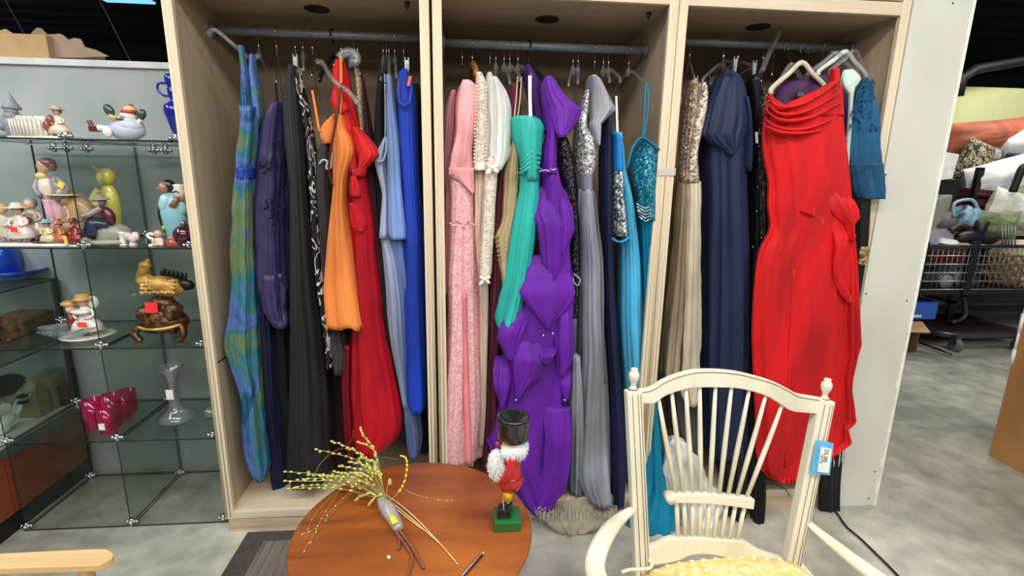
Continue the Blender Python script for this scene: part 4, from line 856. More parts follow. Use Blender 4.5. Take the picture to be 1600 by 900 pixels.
def child(dress, head=SK, hair=BRN, hat=None, hatr=.2, skirt=.26, base=None, arm=None, shoe=BRN):
    s = {'dress': (dress, [('l', (0, 0, 0), [(skirt * .75, .16), (skirt, .18), (skirt * .85, .32), (.12, .5), (.13, .62), (.07, .70), (.04, .72)], 18, 1, .7)]),
         'leg': (SK, [('t', [(-.06, 0, .04), (-.06, 0, .2)], .035), ('t', [(.06, 0, .04), (.06, 0, .2)], .035)]),
         'shoe': (shoe, [('e', (-.06, -.03, .035), (.04, .06, .03)), ('e', (.06, -.03, .035), (.04, .06, .03))]),
         'arm': (arm or dress, [('t', [(-.12, 0, .64), (-.2, -.05, .52), (-.1, -.13, .46)], [.04] * 4 + [.03] * 4 + [.03]), ('t', [(.12, 0, .64), (.2, -.05, .52), (.1, -.13, .46)], [.04] * 4 + [.03] * 4 + [.03])]),
         'hand': (SK, [('e', (-.09, -.14, .46), (.03, .03, .03)), ('e', (.09, -.14, .46), (.03, .03, .03))]),
         'head': (head, [('e', (0, -.01, .82), (.105, .11, .12)), ('e', (0, -.12, .81), (.018, .02, .02))]),
         'hair': (hair, [('e', (0, .025, .85), (.12, .115, .125))])}
    if hat: s['hat'] = (hat, [('l', (0, 0, 0), [(hatr, .87), (hatr, .885), (.12, .90), (.115, .96), (.07, .995), (0, 1)], 18)])
    if base: s['base'] = (base, [('l', (0, 0, 0), [(.26, 0), (.28, .02), (.25, .045), (0, .045)], 20, 1.1, .8)])
    return s
z4, z3, z2, z1 = ZS[4] + .003, ZS[3] + .003, ZS[2] + .003, ZS[1] + .003
fig('gnome_figurine', 'pale grey gnome figurine with pointed hat at the left on top', 'figurine', 18, 143, z4, 2.12,
    {'body': (GR, [('e', (0, 0, .28), (.27, .2, .28), 16, 0, .25), ('e', (-.16, -.08, .1), (.12, .14, .1)), ('e', (.16, -.08, .1), (.12, .14, .1))]),
     'arm': (GR, [('t', [(-.2, 0, .45), (-.26, -.1, .3), (-.08, -.2, .24)], .07), ('t', [(.2, 0, .45), (.26, -.1, .3), (.08, -.2, .24)], .07)]),
     'head': (GR, [('e', (0, -.03, .58), (.13, .13, .12)), ('e', (0, -.15, .58), (.03, .03, .03)), ('e', (0, -.1, .47), (.13, .08, .11))]),
     'hat': (GR, [('l', (0, 0, 0), [(.17, .63), (.16, .68), (.09, .8), (.03, .95), (0, 1)], 16)])})
fig('basket_figurine', 'cream ceramic basket planter next to the bonnet girl on top shelf', 'figurine', 58, 182, z4, 2.10,
    {'basket': (CR, [('l', (0, 0, 0), [(.6, .0), (.75, .1), (.8, .5), (.85, .86), (.8, .9), (.72, .8), (.7, .4)], 22, 1, .6)]),
     'ribbing': (WH, [('t', [(-.82 + .164 * k, -.3 - .2 * math.sin(PI * k / 10), .1), (-.85 + .17 * k, -.33 - .2 * math.sin(PI * k / 10), .85)], .04) for k in range(11)]),
     'flowers': (WH, [('e', (-.5 + .25 * k, -.2, .9), (.15, .13, .12), 10, 0, .4) for k in range(5)]), 'base': (WH, [('b', (-.9, .9, -.5, .5, 0, .1))])})
s = child(CR, hat=M_((214, 190, 150)), hatr=.22, skirt=.32, hair=M_((120, 60, 40))); s['shawl'] = (M_((150, 84, 60)), [('e', (-.15, -.1, .56), (.1, .1, .16)), ('e', (-.3, -.05, .4), (.12, .1, .2))])
s['base'] = (WH, [('b', (-.5, .4, -.3, .3, 0, .08))])
fig('girl_figurine', 'bonnet girl figurine in cream with brown shawl on top shelf', 'figurine', 91, 165, z4, 2.08, s)
fig('snowman_figurine', 'reclining round snowman figurine with red striped cap and green mittens', 'figurine', 195, 163, z4, 2.09,
    {'body': (mottled([(188, 198, 222), (216, 220, 232)], 14, .3), [('e', (.04, 0, .3), (.46, .36, .3), 22, 0, .05), ('e', (.12, -.03, .4), (.38, .33, .26)), ]),
     'foot': (WH, [('e', (-.3, -.33, .22), (.13, .08, .17)), ('t', [(-.35, -.1, .3), (-.55, -.15, .32), (-.64, -.18, .32)], .1)]),
     'head': (WH, [('e', (.14, -.06, .66), (.22, .2, .17)), ('e', (.14, -.27, .66), (.03, .05, .03))]),
     'nose': (M_((240, 140, 40)), [('l', (.06, -.25, .63), [(.03, 0), (0, .05)], 8)]),
     'cap': (M_((222, 190, 120)), [('e', (.2, -.04, .84), (.18, .17, .14))]),
     'cap_band': (M_((190, 40, 40)), [('l', (.19, -.04, 0), [(.19, .74), (.215, .76), (.215, .81), (.18, .83)], 18), ('e', (.24, -.04, .96), (.07, .07, .05))]),
     'mitten': (M_((58, 76, 58)), [('e', (-.32, -.1, .82), (.13, .09, .18), 12, -.5), ('e', (.52, -.1, .72), (.13, .09, .17), 12, .6), ('e', (.45, -.12, .58), (.05, .05, .06))]),
     'arm': (WH, [('t', [(-.1, -.05, .58), (-.25, -.08, .62), (-.3, -.1, .7)], .08), ('t', [(.3, -.05, .5), (.42, -.08, .52), (.5, -.1, .6)], .08)]),
     'boot': (M_((110, 34, 30)), [('b', (-.82, -.62, -.28, -.08, .22, .36)), ('t', [(-.76, -.18, .3), (-.82, -.18, .46), (-.84, -.18, .52)], .06)]),
     'scarf': (M_((232, 200, 50)), [('t', [(-.12, -.2, .6), (-.2, -.25, .62), (-.04, -.3, .6)], .05)]), 'pocket': (M_((60, 50, 90)), [('e', (.06, -.28, .56), (.1, .05, .04))])})
COB = plain((20, 24, 150), .08, 0, 'cobalt glass', 1)
fig('blue_pitcher', 'tall cobalt blue glass pitcher with loop handle against the wardrobe', 'pitcher', 268, 114, z4, 2.05,
    {'body': (COB, [('l', (0, 0, 0), [(.13, 0), (.14, .015), (.05, .04), (.035, .07), (.07, .16), (.12, .34), (.15, .46), (.13, .53), (.05, .585), (.04, .62), (.06, .68), (.065, .76), (.05, .80), (.075, .86), (.085, .93), (.06, .98), (0, 1)], 24)]),
     'handle': (COB, [('t', [(-.05, 0, .66), (-.14, 0, .68), (-.2, 0, .76), (-.17, 0, .85), (-.05, 0, .84)], .018)])})
# second shelf
s = child(CR, hair=M_((200, 180, 130)), skirt=.14); fig('boy_figurine', 'small boy figurine with tan jacket at the far left edge of the second shelf', 'figurine', 4, 316, z3, 2.10, s)
s = child(M_((232, 222, 212)), hat=M_((226, 216, 190)), hatr=.24, skirt=.3, hair=BRN); s['tag'] = (plain((255, 70, 50), .6), [('b', (.02, .16, -.3, -.285, .33, .45))])
fig('girl_figurine', 'girl figurine in white dress and wide hat with red price dot', 'figurine', 29, 316, z3, 2.08, s)
s = child(M_((206, 190, 172)), hair=M_((150, 150, 150)), skirt=.34); s['basket'] = (M_((150, 60, 50)), [('e', (.05, -.2, .5), (.1, .08, .06))])
fig('girl_figurine', 'girl figurine with grey hair holding a basket, beside the tall gentleman', 'figurine', 49, 306, z3, 2.16, s)
PK = M_((226, 178, 192)); GC = M_((140, 138, 142))
fig('gentleman_figurine', 'tall gentleman figurine with pink trousers, grey coat and yellow tag', 'figurine', 74, 246, z3, 2.14,
    {'leg': (PK, [('t', [(-.03, 0, .06), (-.04, 0, .3), (-.05, 0, .52)], [.035] * 4 + [.05] * 4 + [.06]), ('t', [(.06, 0, .06), (.05, 0, .3), (.04, 0, .52)], [.035] * 4 + [.05] * 4 + [.06])]),
     'shirt': (M_((236, 220, 200)), [('e', (-.03, -.02, .66), (.075, .06, .14))]),
     'coat': (GC, [('e', (.05, .03, .62), (.08, .07, .19)), ('e', (.09, .04, .42), (.06, .05, .16)), ('t', [(.1, 0, .76), (.2, -.02, .64), (.08, -.06, .52)], .04), ('t', [(-.1, 0, .76), (-.13, -.04, .66), (-.06, -.08, .56)], .035)]),
     'head': (SK, [('e', (-.01, -.02, .9), (.065, .07, .08)), ('e', (-.075, -.03, .895), (.015, .012, .012))]),
     'hair': (M_((130, 90, 96)), [('e', (.02, 0, .935), (.085, .08, .07)), ('e', (.07, 0, .9), (.04, .05, .06))]),
     'scarf': (M_((230, 200, 120)), [('e', (-.04, -.05, .79), (.06, .04, .04))]),
     'tag': (plain((250, 216, 70), .6), [('b', (-.2, -.13, -.09, -.085, .66, .73), .5)]),
     'base': (WH, [('l', (0, 0, 0), [(.15, 0), (.16, .02), (.14, .06), (0, .06)], 18)])})
s = child(M_((170, 140, 110)), hat=M_((216, 190, 140)), hatr=.27, skirt=.32, hair=BRN)
s['cape'] = (M_((196, 160, 110)), [('e', (.26, .02, .5), (.24, .14, .4), 14, -.5)])
fig('bonnet_figurine', 'figurine with oversized tan bonnet and cape in front of the glass seam', 'figurine', 104, 294, z3, 2.15, s)
s = child(M_((214, 206, 160)), hat=M_((130, 180, 190)), hatr=.26, skirt=.3, base=WH); fig('boy_figurine', 'small seated boy figurine with pale blue cap at the shelf front', 'figurine', 75, 342, z3, 2.05, s)
s = child(M_((196, 106, 64)), hat=M_((190, 110, 80)), hatr=.2, skirt=.3, base=WH, hair=M_((150, 80, 40))); fig('child_figurine', 'small orange brown child figurine on white oval base', 'figurine', 94, 344, z3, 2.055, s)
s = child(M_((150, 30, 34)), hat=M_((110, 24, 24)), hatr=.32, skirt=.3, base=WH, hair=WH); s['bib'] = (M_((240, 210, 90)), [('b', (-.2, -.1, -.3, -.28, .1, .4))])
fig('red_figurine', 'small glossy red figurine with star shaped hat', 'figurine', 118, 341, z3, 2.05, s)
s = child(M_((200, 60, 44)), skirt=.25, hair=M_((70, 90, 70))); fig('child_figurine', 'small red child figurine behind the star hat figurine', 'figurine', 133, 352, z3, 2.12, s)
for xx, w_, lb in ((26, .12, 'pale oval plinth under the girl figurines on the left'), (80, .07, 'white oval plinth under the small seated figurines')):
    c = at(xx, 384, 2.06); c.z = z3
    solo('oval_plinth', G().lathe([(w_, 0), (w_, .006), (w_ * .96, .009), (0, .009)], c + Vector((0, -.0, 0)), 24, sy=.35), WH, lb, 'plinth', base=c)
YL = M_((200, 190, 90)); 
fig('robed_figurine', 'tall yellow robed lady figurine behind the seated man', 'figurine', 168, 261, z3, 2.2,
    {'robe': (YL, [('l', (0, 0, 0), [(.15, 0), (.12, .05), (.09, .2), (.12, .45), (.11, .62), (.08, .72), (.05, .76)], 18, 1, .8)]),
     'head': (M_((214, 206, 120)), [('e', (-.05, 0, .85), (.07, .085, .1))]), 'hood': (YL, [('e', (-.02, .03, .87), (.11, .1, .12)), ('t', [(-.08, 0, .95), (-.14, 0, .99), (-.16, 0, 1.0)], .02)]),
     'arm': (YL, [('t', [(-.1, -.03, .7), (-.16, -.08, .56), (-.04, -.12, .5)], .05)]), 'base': (M_((170, 176, 130)), [('e', (0, 0, .05), (.26, .2, .08))])})
fig('seated_figurine', 'seated man figurine in blue trousers and maroon vest on a rock', 'figurine', 158, 304, z3, 2.09,
    {'rock': (M_((150, 152, 140), .6), [('e', (.1, .05, .2), (.36, .25, .22), 16, 0, .4), ('e', (.0, 0, .06), (.5, .3, .08), 14, 0, .2)]),
     'leg': (M_((36, 50, 78)), [('t', [(.12, 0, .42), (-.12, -.1, .48), (-.2, -.14, .3), (-.18, -.14, .16)], .09), ('t', [(.14, -.08, .4), (-.05, -.2, .44), (-.1, -.22, .2)], .085)]),
     'vest': (M_((90, 30, 40)), [('e', (.12, 0, .58), (.12, .1, .19), 14, -.3)]), 'shirt': (M_((150, 130, 126)), [('t', [(.06, -.08, .74), (-.1, -.16, .62), (-.24, -.2, .56)], .06)]),
     'head': (SK, [('e', (-.03, -.03, .85), (.09, .09, .1))]), 'hair': (M_((120, 120, 112)), [('e', (.02, 0, .87), (.1, .1, .11))]), 'hat': (M_((150, 150, 140)), [('l', (0, 0, 0), [(.18, .9), (.17, .92), (.09, .94), (.07, 1), (0, 1)], 14)]),
     'boot': (M_((190, 170, 150)), [('e', (-.22, -.2, .12), (.09, .12, .06))])})
fig('white_column', 'small white twisted column ornament beside the pink rose', 'ornament', 194, 362, z3, 2.07, {'column': (WH, [('l', (0, 0, 0), [(.26, 0), (.28, .08), (.2, .15), (.2, .8), (.27, .88), (.25, 1), (0, 1)], 14)])})
fig('porcelain_rose', 'small pale pink porcelain rose on the second shelf', 'ornament', 209, 362, z3, 2.07,
    {'petals': (M_((236, 206, 204)), [('e', (math.cos(a) * .25, math.sin(a) * .2 - .05, .62 + .1 * math.sin(a * 2)), (.28, .2, .3), 10, a) for a in [k * 1.05 for k in range(6)]] + [('e', (0, -.1, .66), (.24, .24, .28))]), 'base': (WH, [('l', (0, 0, 0), [(.3, 0), (.2, .2), (.2, .4)], 12)])})
fig('letter_ornament', 'curly white ornament left of the kneeling baby figurine', 'ornament', 238, 364, z3, 2.06, {'curl': (WH, [('t', [(-.2, 0, 0), (.1, 0, .1), (.15, 0, .5), (-.1, 0, .62), (-.2, 0, .85), (.1, 0, .95), (.2, 0, .8)], .12)])})
fig('baby_figurine', 'small pale pink kneeling baby figurine on the second shelf', 'figurine', 250, 359, z3, 2.06,
    {'body': (M_((236, 216, 204)), [('e', (0, 0, .28), (.26, .2, .28)), ('e', (-.15, -.15, .12), (.16, .14, .12)), ('e', (.15, -.12, .12), (.16, .14, .12))]), 'head': (SK, [('e', (0, -.05, .74), (.24, .23, .25))]), 'arm': (SK, [('t', [(-.2, 0, .45), (-.25, -.2, .3), (-.1, -.26, .2)], .07)])})
TQ = M_((140, 196, 206))
fig('water_carrier_figurine', 'woman figurine with long black hair, blue dress and white jar', 'figurine', 268, 280, z3, 2.09,
    {'skirt': (TQ, [('l', (0, 0, 0), [(.1, .1), (.14, .16), (.17, .3), (.19, .5), (.14, .7), (.06, .8)], 18, 1, .7)]), 'leg': (M_((206, 160, 140)), [('l', (-.02, 0, 0), [(.12, .02), (.13, .1), (.1, .2)], 14, 1, .7)]),
     'blouse': (M_((160, 206, 214)), [('e', (-.08, -.02, .64), (.1, .12, .17), 14, .2), ('e', (.14, -.02, .6), (.1, .1, .16))]),
     'head': (M_((170, 120, 96)), [('e', (-.07, -.06, .87), (.07, .07, .09)), ('e', (-.14, -.08, .86), (.015, .02, .015))]),
     'hair': (M_((20, 18, 22)), [('e', (-.02, 0, .9), (.1, .09, .1)), ('t', [(-.14, .04, .7), (-.2, .03, .45), (-.12, .0, .2)], .05), ('t', [(.02, .05, .85), (.06, .06, .6), (.04, .05, .4)], .06)]),
     'arm': (M_((150, 96, 74)), [('t', [(.0, -.06, .6), (.1, -.14, .64), (.14, -.12, .72)], .045), ('t', [(.2, 0, .6), (.24, -.06, .68), (.18, -.1, .73)], .045)]),
     'jar': (M_((230, 222, 206)), [('l', (.16, -.06, 0), [(.06, .73), (.09, .76), (.1, .82), (.075, .88), (.09, .92), (.06, .93)], 16)]), 'jar_pattern': (DARK, [('t', [(.08, -.16, .83), (.12, -.17, .81), (.16, -.17, .83), (.2, -.17, .81)], .008)]),
     'sash': (M_((100, 200, 90)), [('e', (-.13, -.08, .27), (.03, .03, .04))]), 'base': (M_((160, 80, 60)), [('l', (0, 0, 0), [(.2, 0), (.18, .07), (.1, .12)], 14, 1, .8)])})
fig('glass_ornament', 'glossy dark maroon glass ornament touching the wardrobe', 'ornament', 289, 344, z3, 2.06,
    {'globe': (plain((84, 20, 44), .06, .3, 'maroon glass', 1), [('e', (0, 0, .42), (.42, .42, .42), 18, 0, .1), ('l', (0, 0, 0), [(.2, 0), (.12, .05)], 12)]), 'cap': (STEEL, [('l', (0, 0, 0), [(.12, .8), (.1, .92), (.03, 1)], 10)])})
# third shelf
c = at(105, 512, 2.12); c.z = z2
g = G(); prof = []; N_ = 36
for r, z in ((.028, .0), (.05, .012), (.085, .035), (.105, .052), (.102, .055), (.082, .04), (.045, .016), (.0, .012)):
    prof.append((r, z))
g.lathe(prof, c, N_, sy=.75, wob=lambda a, z: .10 * math.cos(6 * a) * (z / .055))
solo('crystal_bowl', g, CRYST, 'clear crystal leaf shaped bowl on the left of the third shelf', 'bowl', base=c)
s = child(WH, hat=None, skirt=.34, hair=M_((190, 150, 90)), base=None); s['companion'] = (M_((110, 40, 34)), [('e', (-.26, -.05, .3), (.1, .1, .28)), ])
s['companion_head'] = (SK, [('e', (-.24, -.06, .66), (.09, .09, .1))]); s['straw_hat'] = (M_((196, 160, 90)), [('l', (0, 0, 0), [(.2, .86), (.22, .87), (.14, .9), (.12, .98), (0, 1)], 16), ('e', (-.26, -.05, .78), (.16, .14, .07))])
s['shawl'] = (WH, [('e', (.16, .06, .78), (.12, .08, .15)), ('e', (-.02, -.1, .6), (.2, .1, .06))]); s['tag'] = (plain((255, 70, 60), .6), [('b', (.02, .2, -.3, -.285, .32, .42))])
s['plate'] = (WH, [('l', (0, 0, 0), [(.35, 0), (.5, .06), (.52, .08), (.34, .05), (0, .05)], 24)])
fig('couple_figurine', 'white and brown couple figurine with straw hats on a white dish', 'figurine', 132, 458, z2, 2.15, s)
BIRD = plain((176, 138, 70), .38, .25, 'gilt bird', 0, .35); BRZ = mottled([(52, 34, 24), (88, 60, 36), (140, 104, 56)], 40, .3, metal=.5, bmp=.4)
fig('gilt_bird', 'gilded bird statue with black tail standing on an ornate bronze base', 'statue', 248, 405, z2, 2.14,
    {'body': (BIRD, [('e', (.06, 0, .66), (.24, .12, .13), 18, .12, .1), ('e', (-.12, 0, .7), (.1, .09, .1))]),
     'neck': (BIRD, [('t', [(-.12, 0, .7), (-.2, 0, .8), (-.13, 0, .9), (-.1, 0, .95)], [.09] * 4 + [.06] * 4 + [.05] * 4 + [.045]), ('e', (-.14, 0, .93), (.075, .06, .05)), ('t', [(-.13, 0, .95), (-.09, 0, 1.0)], .025)]),
     'beak': (GLD, [('l', (-.2, 0, .93), [(.025, 0), (.0, -.1)], 8)]),
     'feathers': (plain((196, 160, 90), .35, .3, 'gilt feather', 0, .2), [('e', (-.16 + .045 * (k % 9), -.105 + .01 * (k // 9), .6 + .045 * (k // 9) + .008 * (k % 2)), (.032, .015, .022), 8, .3) for k in range(36)]),
     'tail': (plain((22, 24, 22), .4), [('e', (.3, 0, .68), (.1, .05, .07), 10, .3, .3)] + [('e', (.04 + .05 * k, .02, .83 - .012 * k), (.03, .03, .06), 8, .5) for k in range(6)]),
     'leg': (plain((70, 70, 50), .5), [('t', [(-.02, 0, .42), (-.01, 0, .56)], .03), ('t', [(.1, 0, .42), (.09, 0, .56)], .03)]),
     'base': (BRZ, [('l', (0, 0, 0), [(.12, .52), (.16, .44), (.15, .36), (.22, .32), (.27, .25), (.28, .17), (.24, .14), (.25, .1)], 20, 1, .7), ('e', (-.16, -.1, .34), (.1, .08, .1), 10, 0, .6), ('e', (.16, -.1, .36), (.1, .08, .12), 10, 0, .6), ('e', (0, -.14, .3), (.1, .06, .1), 10, 0, .6)]),
     'foot': (BRZ, [('t', [(-.24, -.1, .18), (-.3, -.14, .1), (-.26, -.15, .03), (-.22, -.15, .0)], .045), ('t', [(.24, -.1, .18), (.28, -.14, .1), (.25, -.15, .03), (.22, -.15, .0)], .045), ('t', [(0, .12, .18), (0, .15, .1), (0, .14, 0)], .045)]),
     'gilt_rim': (GLD, [('t', [(-.27, -.12, .18), (-.1, -.2, .16), (.1, -.2, .17), (.26, -.12, .2)], .02)]),
     'sticker': (plain((255, 50, 66), .6), [('b', (-.09, .05, -.2, -.19, .37, .5))])})
# fourth shelf
PINKG = clear('pink glass', (250, 130, 180), 1.2, .05, .22, (220, 50, 120))
gl = [(147, 624, 2.12), (163, 622, 2.17), (178, 616, 2.13), (196, 612, 2.2), (168, 636, 2.08), (206, 610, 2.27)]
gt = None; lbs = ['pink glass tumbler, leftmost at the front of the pink set', 'pink glass tumbler, second row left in the pink set', 'pink glass tumbler with price sticker in the middle of the set', 'pink glass tumbler, taller right one of the set', 'pink glass tumbler with white label, nearest in the set', 'pink glass tumbler farthest back right in the set']
for i, (x, yt, Y) in enumerate(gl):
    c = at(x, 660, Y); h = at(x, yt, Y).z - z1; h = max(h, .11)
    t = thing('pink_tumbler', lbs[i], 'glass', (c.x, Y, z1), 'pink tumblers on the fourth shelf')
    obj('cup', G().lathe([(.0, .004), (.026, .0), (.031, .01), (.034, h), (.031, h), (.028, .014), (0, .012)], (c.x, Y, z1), 20), PINKG, t)
    if i in (2, 4): obj('price_label', G().box(c.x - .012, c.x + .012, Y - .036, Y - .034, z1 + h * .25, z1 + h * .5), WHITEP, t)
for (x, yt, yb, Y, k, nm, lb) in ((272, 572, 662, 2.16, 1.0, 'glass_decanter', 'clear glass decanter with wide round foot and white label'), (331, 640, 668, 2.2, .4, 'glass_stopper', 'small clear glass stopper beside the wardrobe edge')):
    c = at(x, (yt + yb) / 2, Y); h = at(x, yt, Y).z - z1
    t = thing(nm, lb, 'glass', (c.x, Y, z1))
    if k == 1: pr = [(.0, .003), (.05, .0), (.075, .02), (.078, .03), (.045, .05), (.024, .075), (.019, h * .55), (.022, h * .75), (.04, h * .92), (.05, h), (.046, h), (.03, h * .86), (.015, h * .7), (.013, .09), (0, .05)]
    else: pr = [(.02, 0), (.035, .02), (.03, .04), (.012, .05), (.0, .055)]
    obj('body', G().lathe(pr, (c.x, Y, z1), 24), CRYST, t)
    if k == 1: obj('price_label', G().box(c.x - .018, c.x + .012, Y - .026, Y - .024, z1 + h * .45, z1 + h * .62), WHITEP, t)

# ------------------------------------------------------------------ counter at far left
t = thing('display_counter', 'glass topped display counter with brown base at the far left', 'counter', (-2.2, 2.15, 0))
BRW = wood((116, 52, 28), (146, 70, 38), 'y', .5)
obj('kick_plate', G().box(-2.5, -1.905, 1.5, 2.445, 0, .085), plain((20, 22, 22), .6), t)
for y0, y1 in ((1.5, 2.015), (2.019, 2.445)): obj('base_panel', G().box(-2.5, -1.897, y0, y1, .087, .335), BRW, t, bevel=.002)
obj('edge_strip', G().box(-2.5, -1.893, 1.5, 2.445, .337, .375), STEEL, t)
obj('deck', G().box(-2.5, -1.90, 1.5, 2.445, .376, .39), plain((214, 212, 200), .5), t)
for (x0, x1, y0, y1, z0, z1_, th) in ((-1.903, -1.897, 1.5, 2.44, .39, 1.0, 'x'), (-2.5, -1.897, 2.436, 2.442, .39, 1.0, 'y'), (-2.5, -1.897, 1.5, 2.442, 1.0, 1.006, 'z'), (-2.5, -1.91, 1.5, 2.435, .70, .706, 'z')):
    g = G().box(x0, x1, y0, y1, z0, z1_, 1)
    for i in {'x': (4, 5), 'y': (2, 3), 'z': (0, 1)}[th]: g.m[i] = 0
    obj('glass_pane', g, [GLASS, GEDGE], t)
for y in (1.52, 2.43): obj('post', G().box(-1.915, -1.90, y - .008, y + .008, .39, 1.0), DARK, t)
zc, zd, zt = .709, .392, 1.008
def itm(px, py, X):       # point on the plane x = X
    d = ray(px, py); k = X / d.x; return Vector((X, d.y * k, CAMH + d.z * k))
BLU = plain((16, 70, 200), .15, 0, 'blue glass', .6)
p = itm(18, 420, -2.06); t = thing('blue_dish', 'bright blue footed glass dish on the counter top', 'dish', (p.x, p.y, zt))
obj('plate', G().lathe([(.0, .004), (.05, 0), (.12, .03), (.13, .045), (.12, .045), (.05, .015), (0, .012)], (p.x, p.y, zt), 28), BLU, t)
obj('bowl', G().lathe([(.03, .015), (.055, .03), (.065, .08), (.06, .13), (.045, .16), (0, .17)], (p.x - .03, p.y, zt), 24), BLU, t)
TC = mottled([(96, 60, 38), (140, 92, 60)], 22, .8, bmp=.6)
p = itm(38, 505, -2.0); t = thing('carved_block', 'rough brown carved wooden block inside the counter', 'carving', (p.x, p.y, zc))
g = G(); g.box(p.x - .09, p.x + .07, p.y - .09, p.y + .09, zc, zc + .15); obj('block', g, TC, t, bevel=.012)
g = G(); rr = random.Random(6)
for i in range(16): g.ell((p.x + rr.uniform(-.08, .075), p.y - .09 + rr.uniform(-.01, .02), zc + rr.uniform(.02, .13)), (rr.uniform(.02, .035), .02, rr.uniform(.02, .04)), 8, lump=.5, seed=i)
obj('carving_relief', g, TC, t, kind='stuff')
p = itm(5, 505, -2.05); solo('carved_figure', G().ell((p.x - .02, p.y - .05, zc + .06), (.05, .05, .06), 12, lump=.5).ell((p.x, p.y - .05, zc + .13), (.035, .035, .04), 10, lump=.4), TC, 'small brown carved figure left of the carved block', 'carving')
def shoe(pa, pb, z, mat, label, hh=.09, extra=None):
    """high heel from heel point pa to toe point pb (plan xy)"""
    a, b_ = Vector((pa[0], pa[1], z)), Vector((pb[0], pb[1], z)); u = (b_ - a).normalized(); l = (b_ - a).length
    t = thing('high_heel', label, 'shoe', a, None)
    P = [a + Vector((0, 0, hh)), a + u * l * .25 + Vector((0, 0, hh * .85)), a + u * l * .55 + Vector((0, 0, hh * .3)), a + u * l * .8 + Vector((0, 0, .012)), b_ + Vector((0, 0, .01))]
    obj('sole', G().tube(smooth(P, 4), [.026] * 4 + [.022] * 4 + [.032] * 4 + [.036] * 4 + [.012], 10, flat=.3, up=(0, 0, 1)), mat, t)
    g = G()
    g.tube(smooth([p_ + Vector((0, 0, .018)) for p_ in (P[2], P[3], P[4])], 4), [.026, .03, .033, .036, .036, .034, .028, .02, .010], 12, flat=.85, up=(0, 0, 1))
    g.tube(smooth([p_ + Vector((0, 0, .028)) for p_ in (P[0], P[1])], 4), [.028, .028, .026, .022, .018], 12, flat=1.1, up=(0, 0, 1))
    obj('upper', g, mat, t)
    obj('heel', G().tube([a + Vector((0, 0, hh - .005)), a + u * .01 + Vector((0, 0, hh * .5)), a + u * .012], [.017, .008, .006], 8), mat, t)
    if extra: obj('bow_buckle', extra(a, u), DARK, t)
RSH = plain((150, 16, 34), .35); WSH = plain((226, 228, 222), .25, coat=.4)
shoe((-2.0, 2.18), (-2.06, 2.0), zc, RSH, 'red high heel on the middle counter shelf, nearer the seam')
shoe((-1.96, 2.30), (-2.05, 2.12), zc, RSH, 'red high heel on the middle counter shelf, farther right')
shoe((-1.985, 2.30), (-2.00, 2.10), zd, WSH, 'white high heel with dark bars on the lower counter deck', .12, lambda a, u: G().box(-.03, -.0, -.03, .0, -.004, .004, M=Matrix.Translation(a + u * .03 + Vector((.03, -.02, .12)))).box(-.03, 0, -.03, 0, -.03, -.022, M=Matrix.Translation(a + u * .03 + Vector((.03, -.02, .12)))))
shoe((-2.02, 2.16), (-2.02, 1.96), zd, WSH, 'white high heel at the left edge of the lower counter deck', .12)
p = itm(4, 605, -1.98); t = solo('black_shoe', G().ell((p.x, p.y, p.z), (.05, .1, .05), 14, lump=.15), plain((16, 16, 20), .2, coat=.5), 'black rounded shoe above the white heels at the left edge', 'shoe')
TAN = plain((160, 148, 112), .7)
for k, (yy, hh) in enumerate(((2.27, .12), (2.36, .15))):
    solo('small_box', G().box(-2.06, -1.945, yy, yy + .07, zd, zd + hh), TAN, ['tan small box right behind the white heel', 'taller tan small box near the counter end'][k], 'box', bevel=.003)
solo('amber_box', G().box(-1.99, -1.92, 2.385, 2.43, zd, zd + .10), clear('amber', (190, 110, 70), 1.2, .1, .35, (130, 60, 30)), 'glassy amber box at the far end of the counter deck', 'box')

# cardboard box with torn flaps on top of partition
CARD = mottled([(186, 150, 104), (204, 170, 122)], 12, .85); CARDL = mottled([(150, 128, 104), (176, 152, 126)], 6, .85)
b0, b1 = at(0, 84, 2.62), at(76, 84, 2.62); zb = 1.958; zt_ = at(40, 53, 2.62).z
t = thing('cardboard_box', 'tan cardboard box with torn open flaps on top of the grey partition', 'box', (b0.x, 2.8, zb))
obj('front_wall', G().box(b0.x - .3, b1.x, 2.62, 2.626, zb, zt_), CARD, t)
obj('side_wall', G().box(b1.x - .006, b1.x, 2.626, 3.0, zb, zt_), CARDL, t)
P = [at(x, y, 2.66) for x, y in ((74, 84), (76, 53), (83, 55), (92, 52), (100, 56), (107, 62), (116, 59), (126, 61), (132, 73), (150, 78), (160, 83), (170, 88), (120, 90), (76, 90))]
for q in P: q.z = max(q.z, zb)
obj('flap', G().poly(P, (0, .006, 0)), CARDL, t)
P = [at(x, y, 2.72) for x, y in ((44, 60), (50, 50), (58, 43), (64, 44), (74, 54), (84, 53), (98, 54), (100, 66), (44, 66))]
obj('flap', G().poly(P, (0, .006, 0)), CARDL, t)
P = [at(x, y, 2.70) for x, y in ((-30, 60), (-2, 48), (8, 45), (20, 52), (20, 60))]
obj('flap', G().poly(P, (0, .006, 0)), CARD, t)

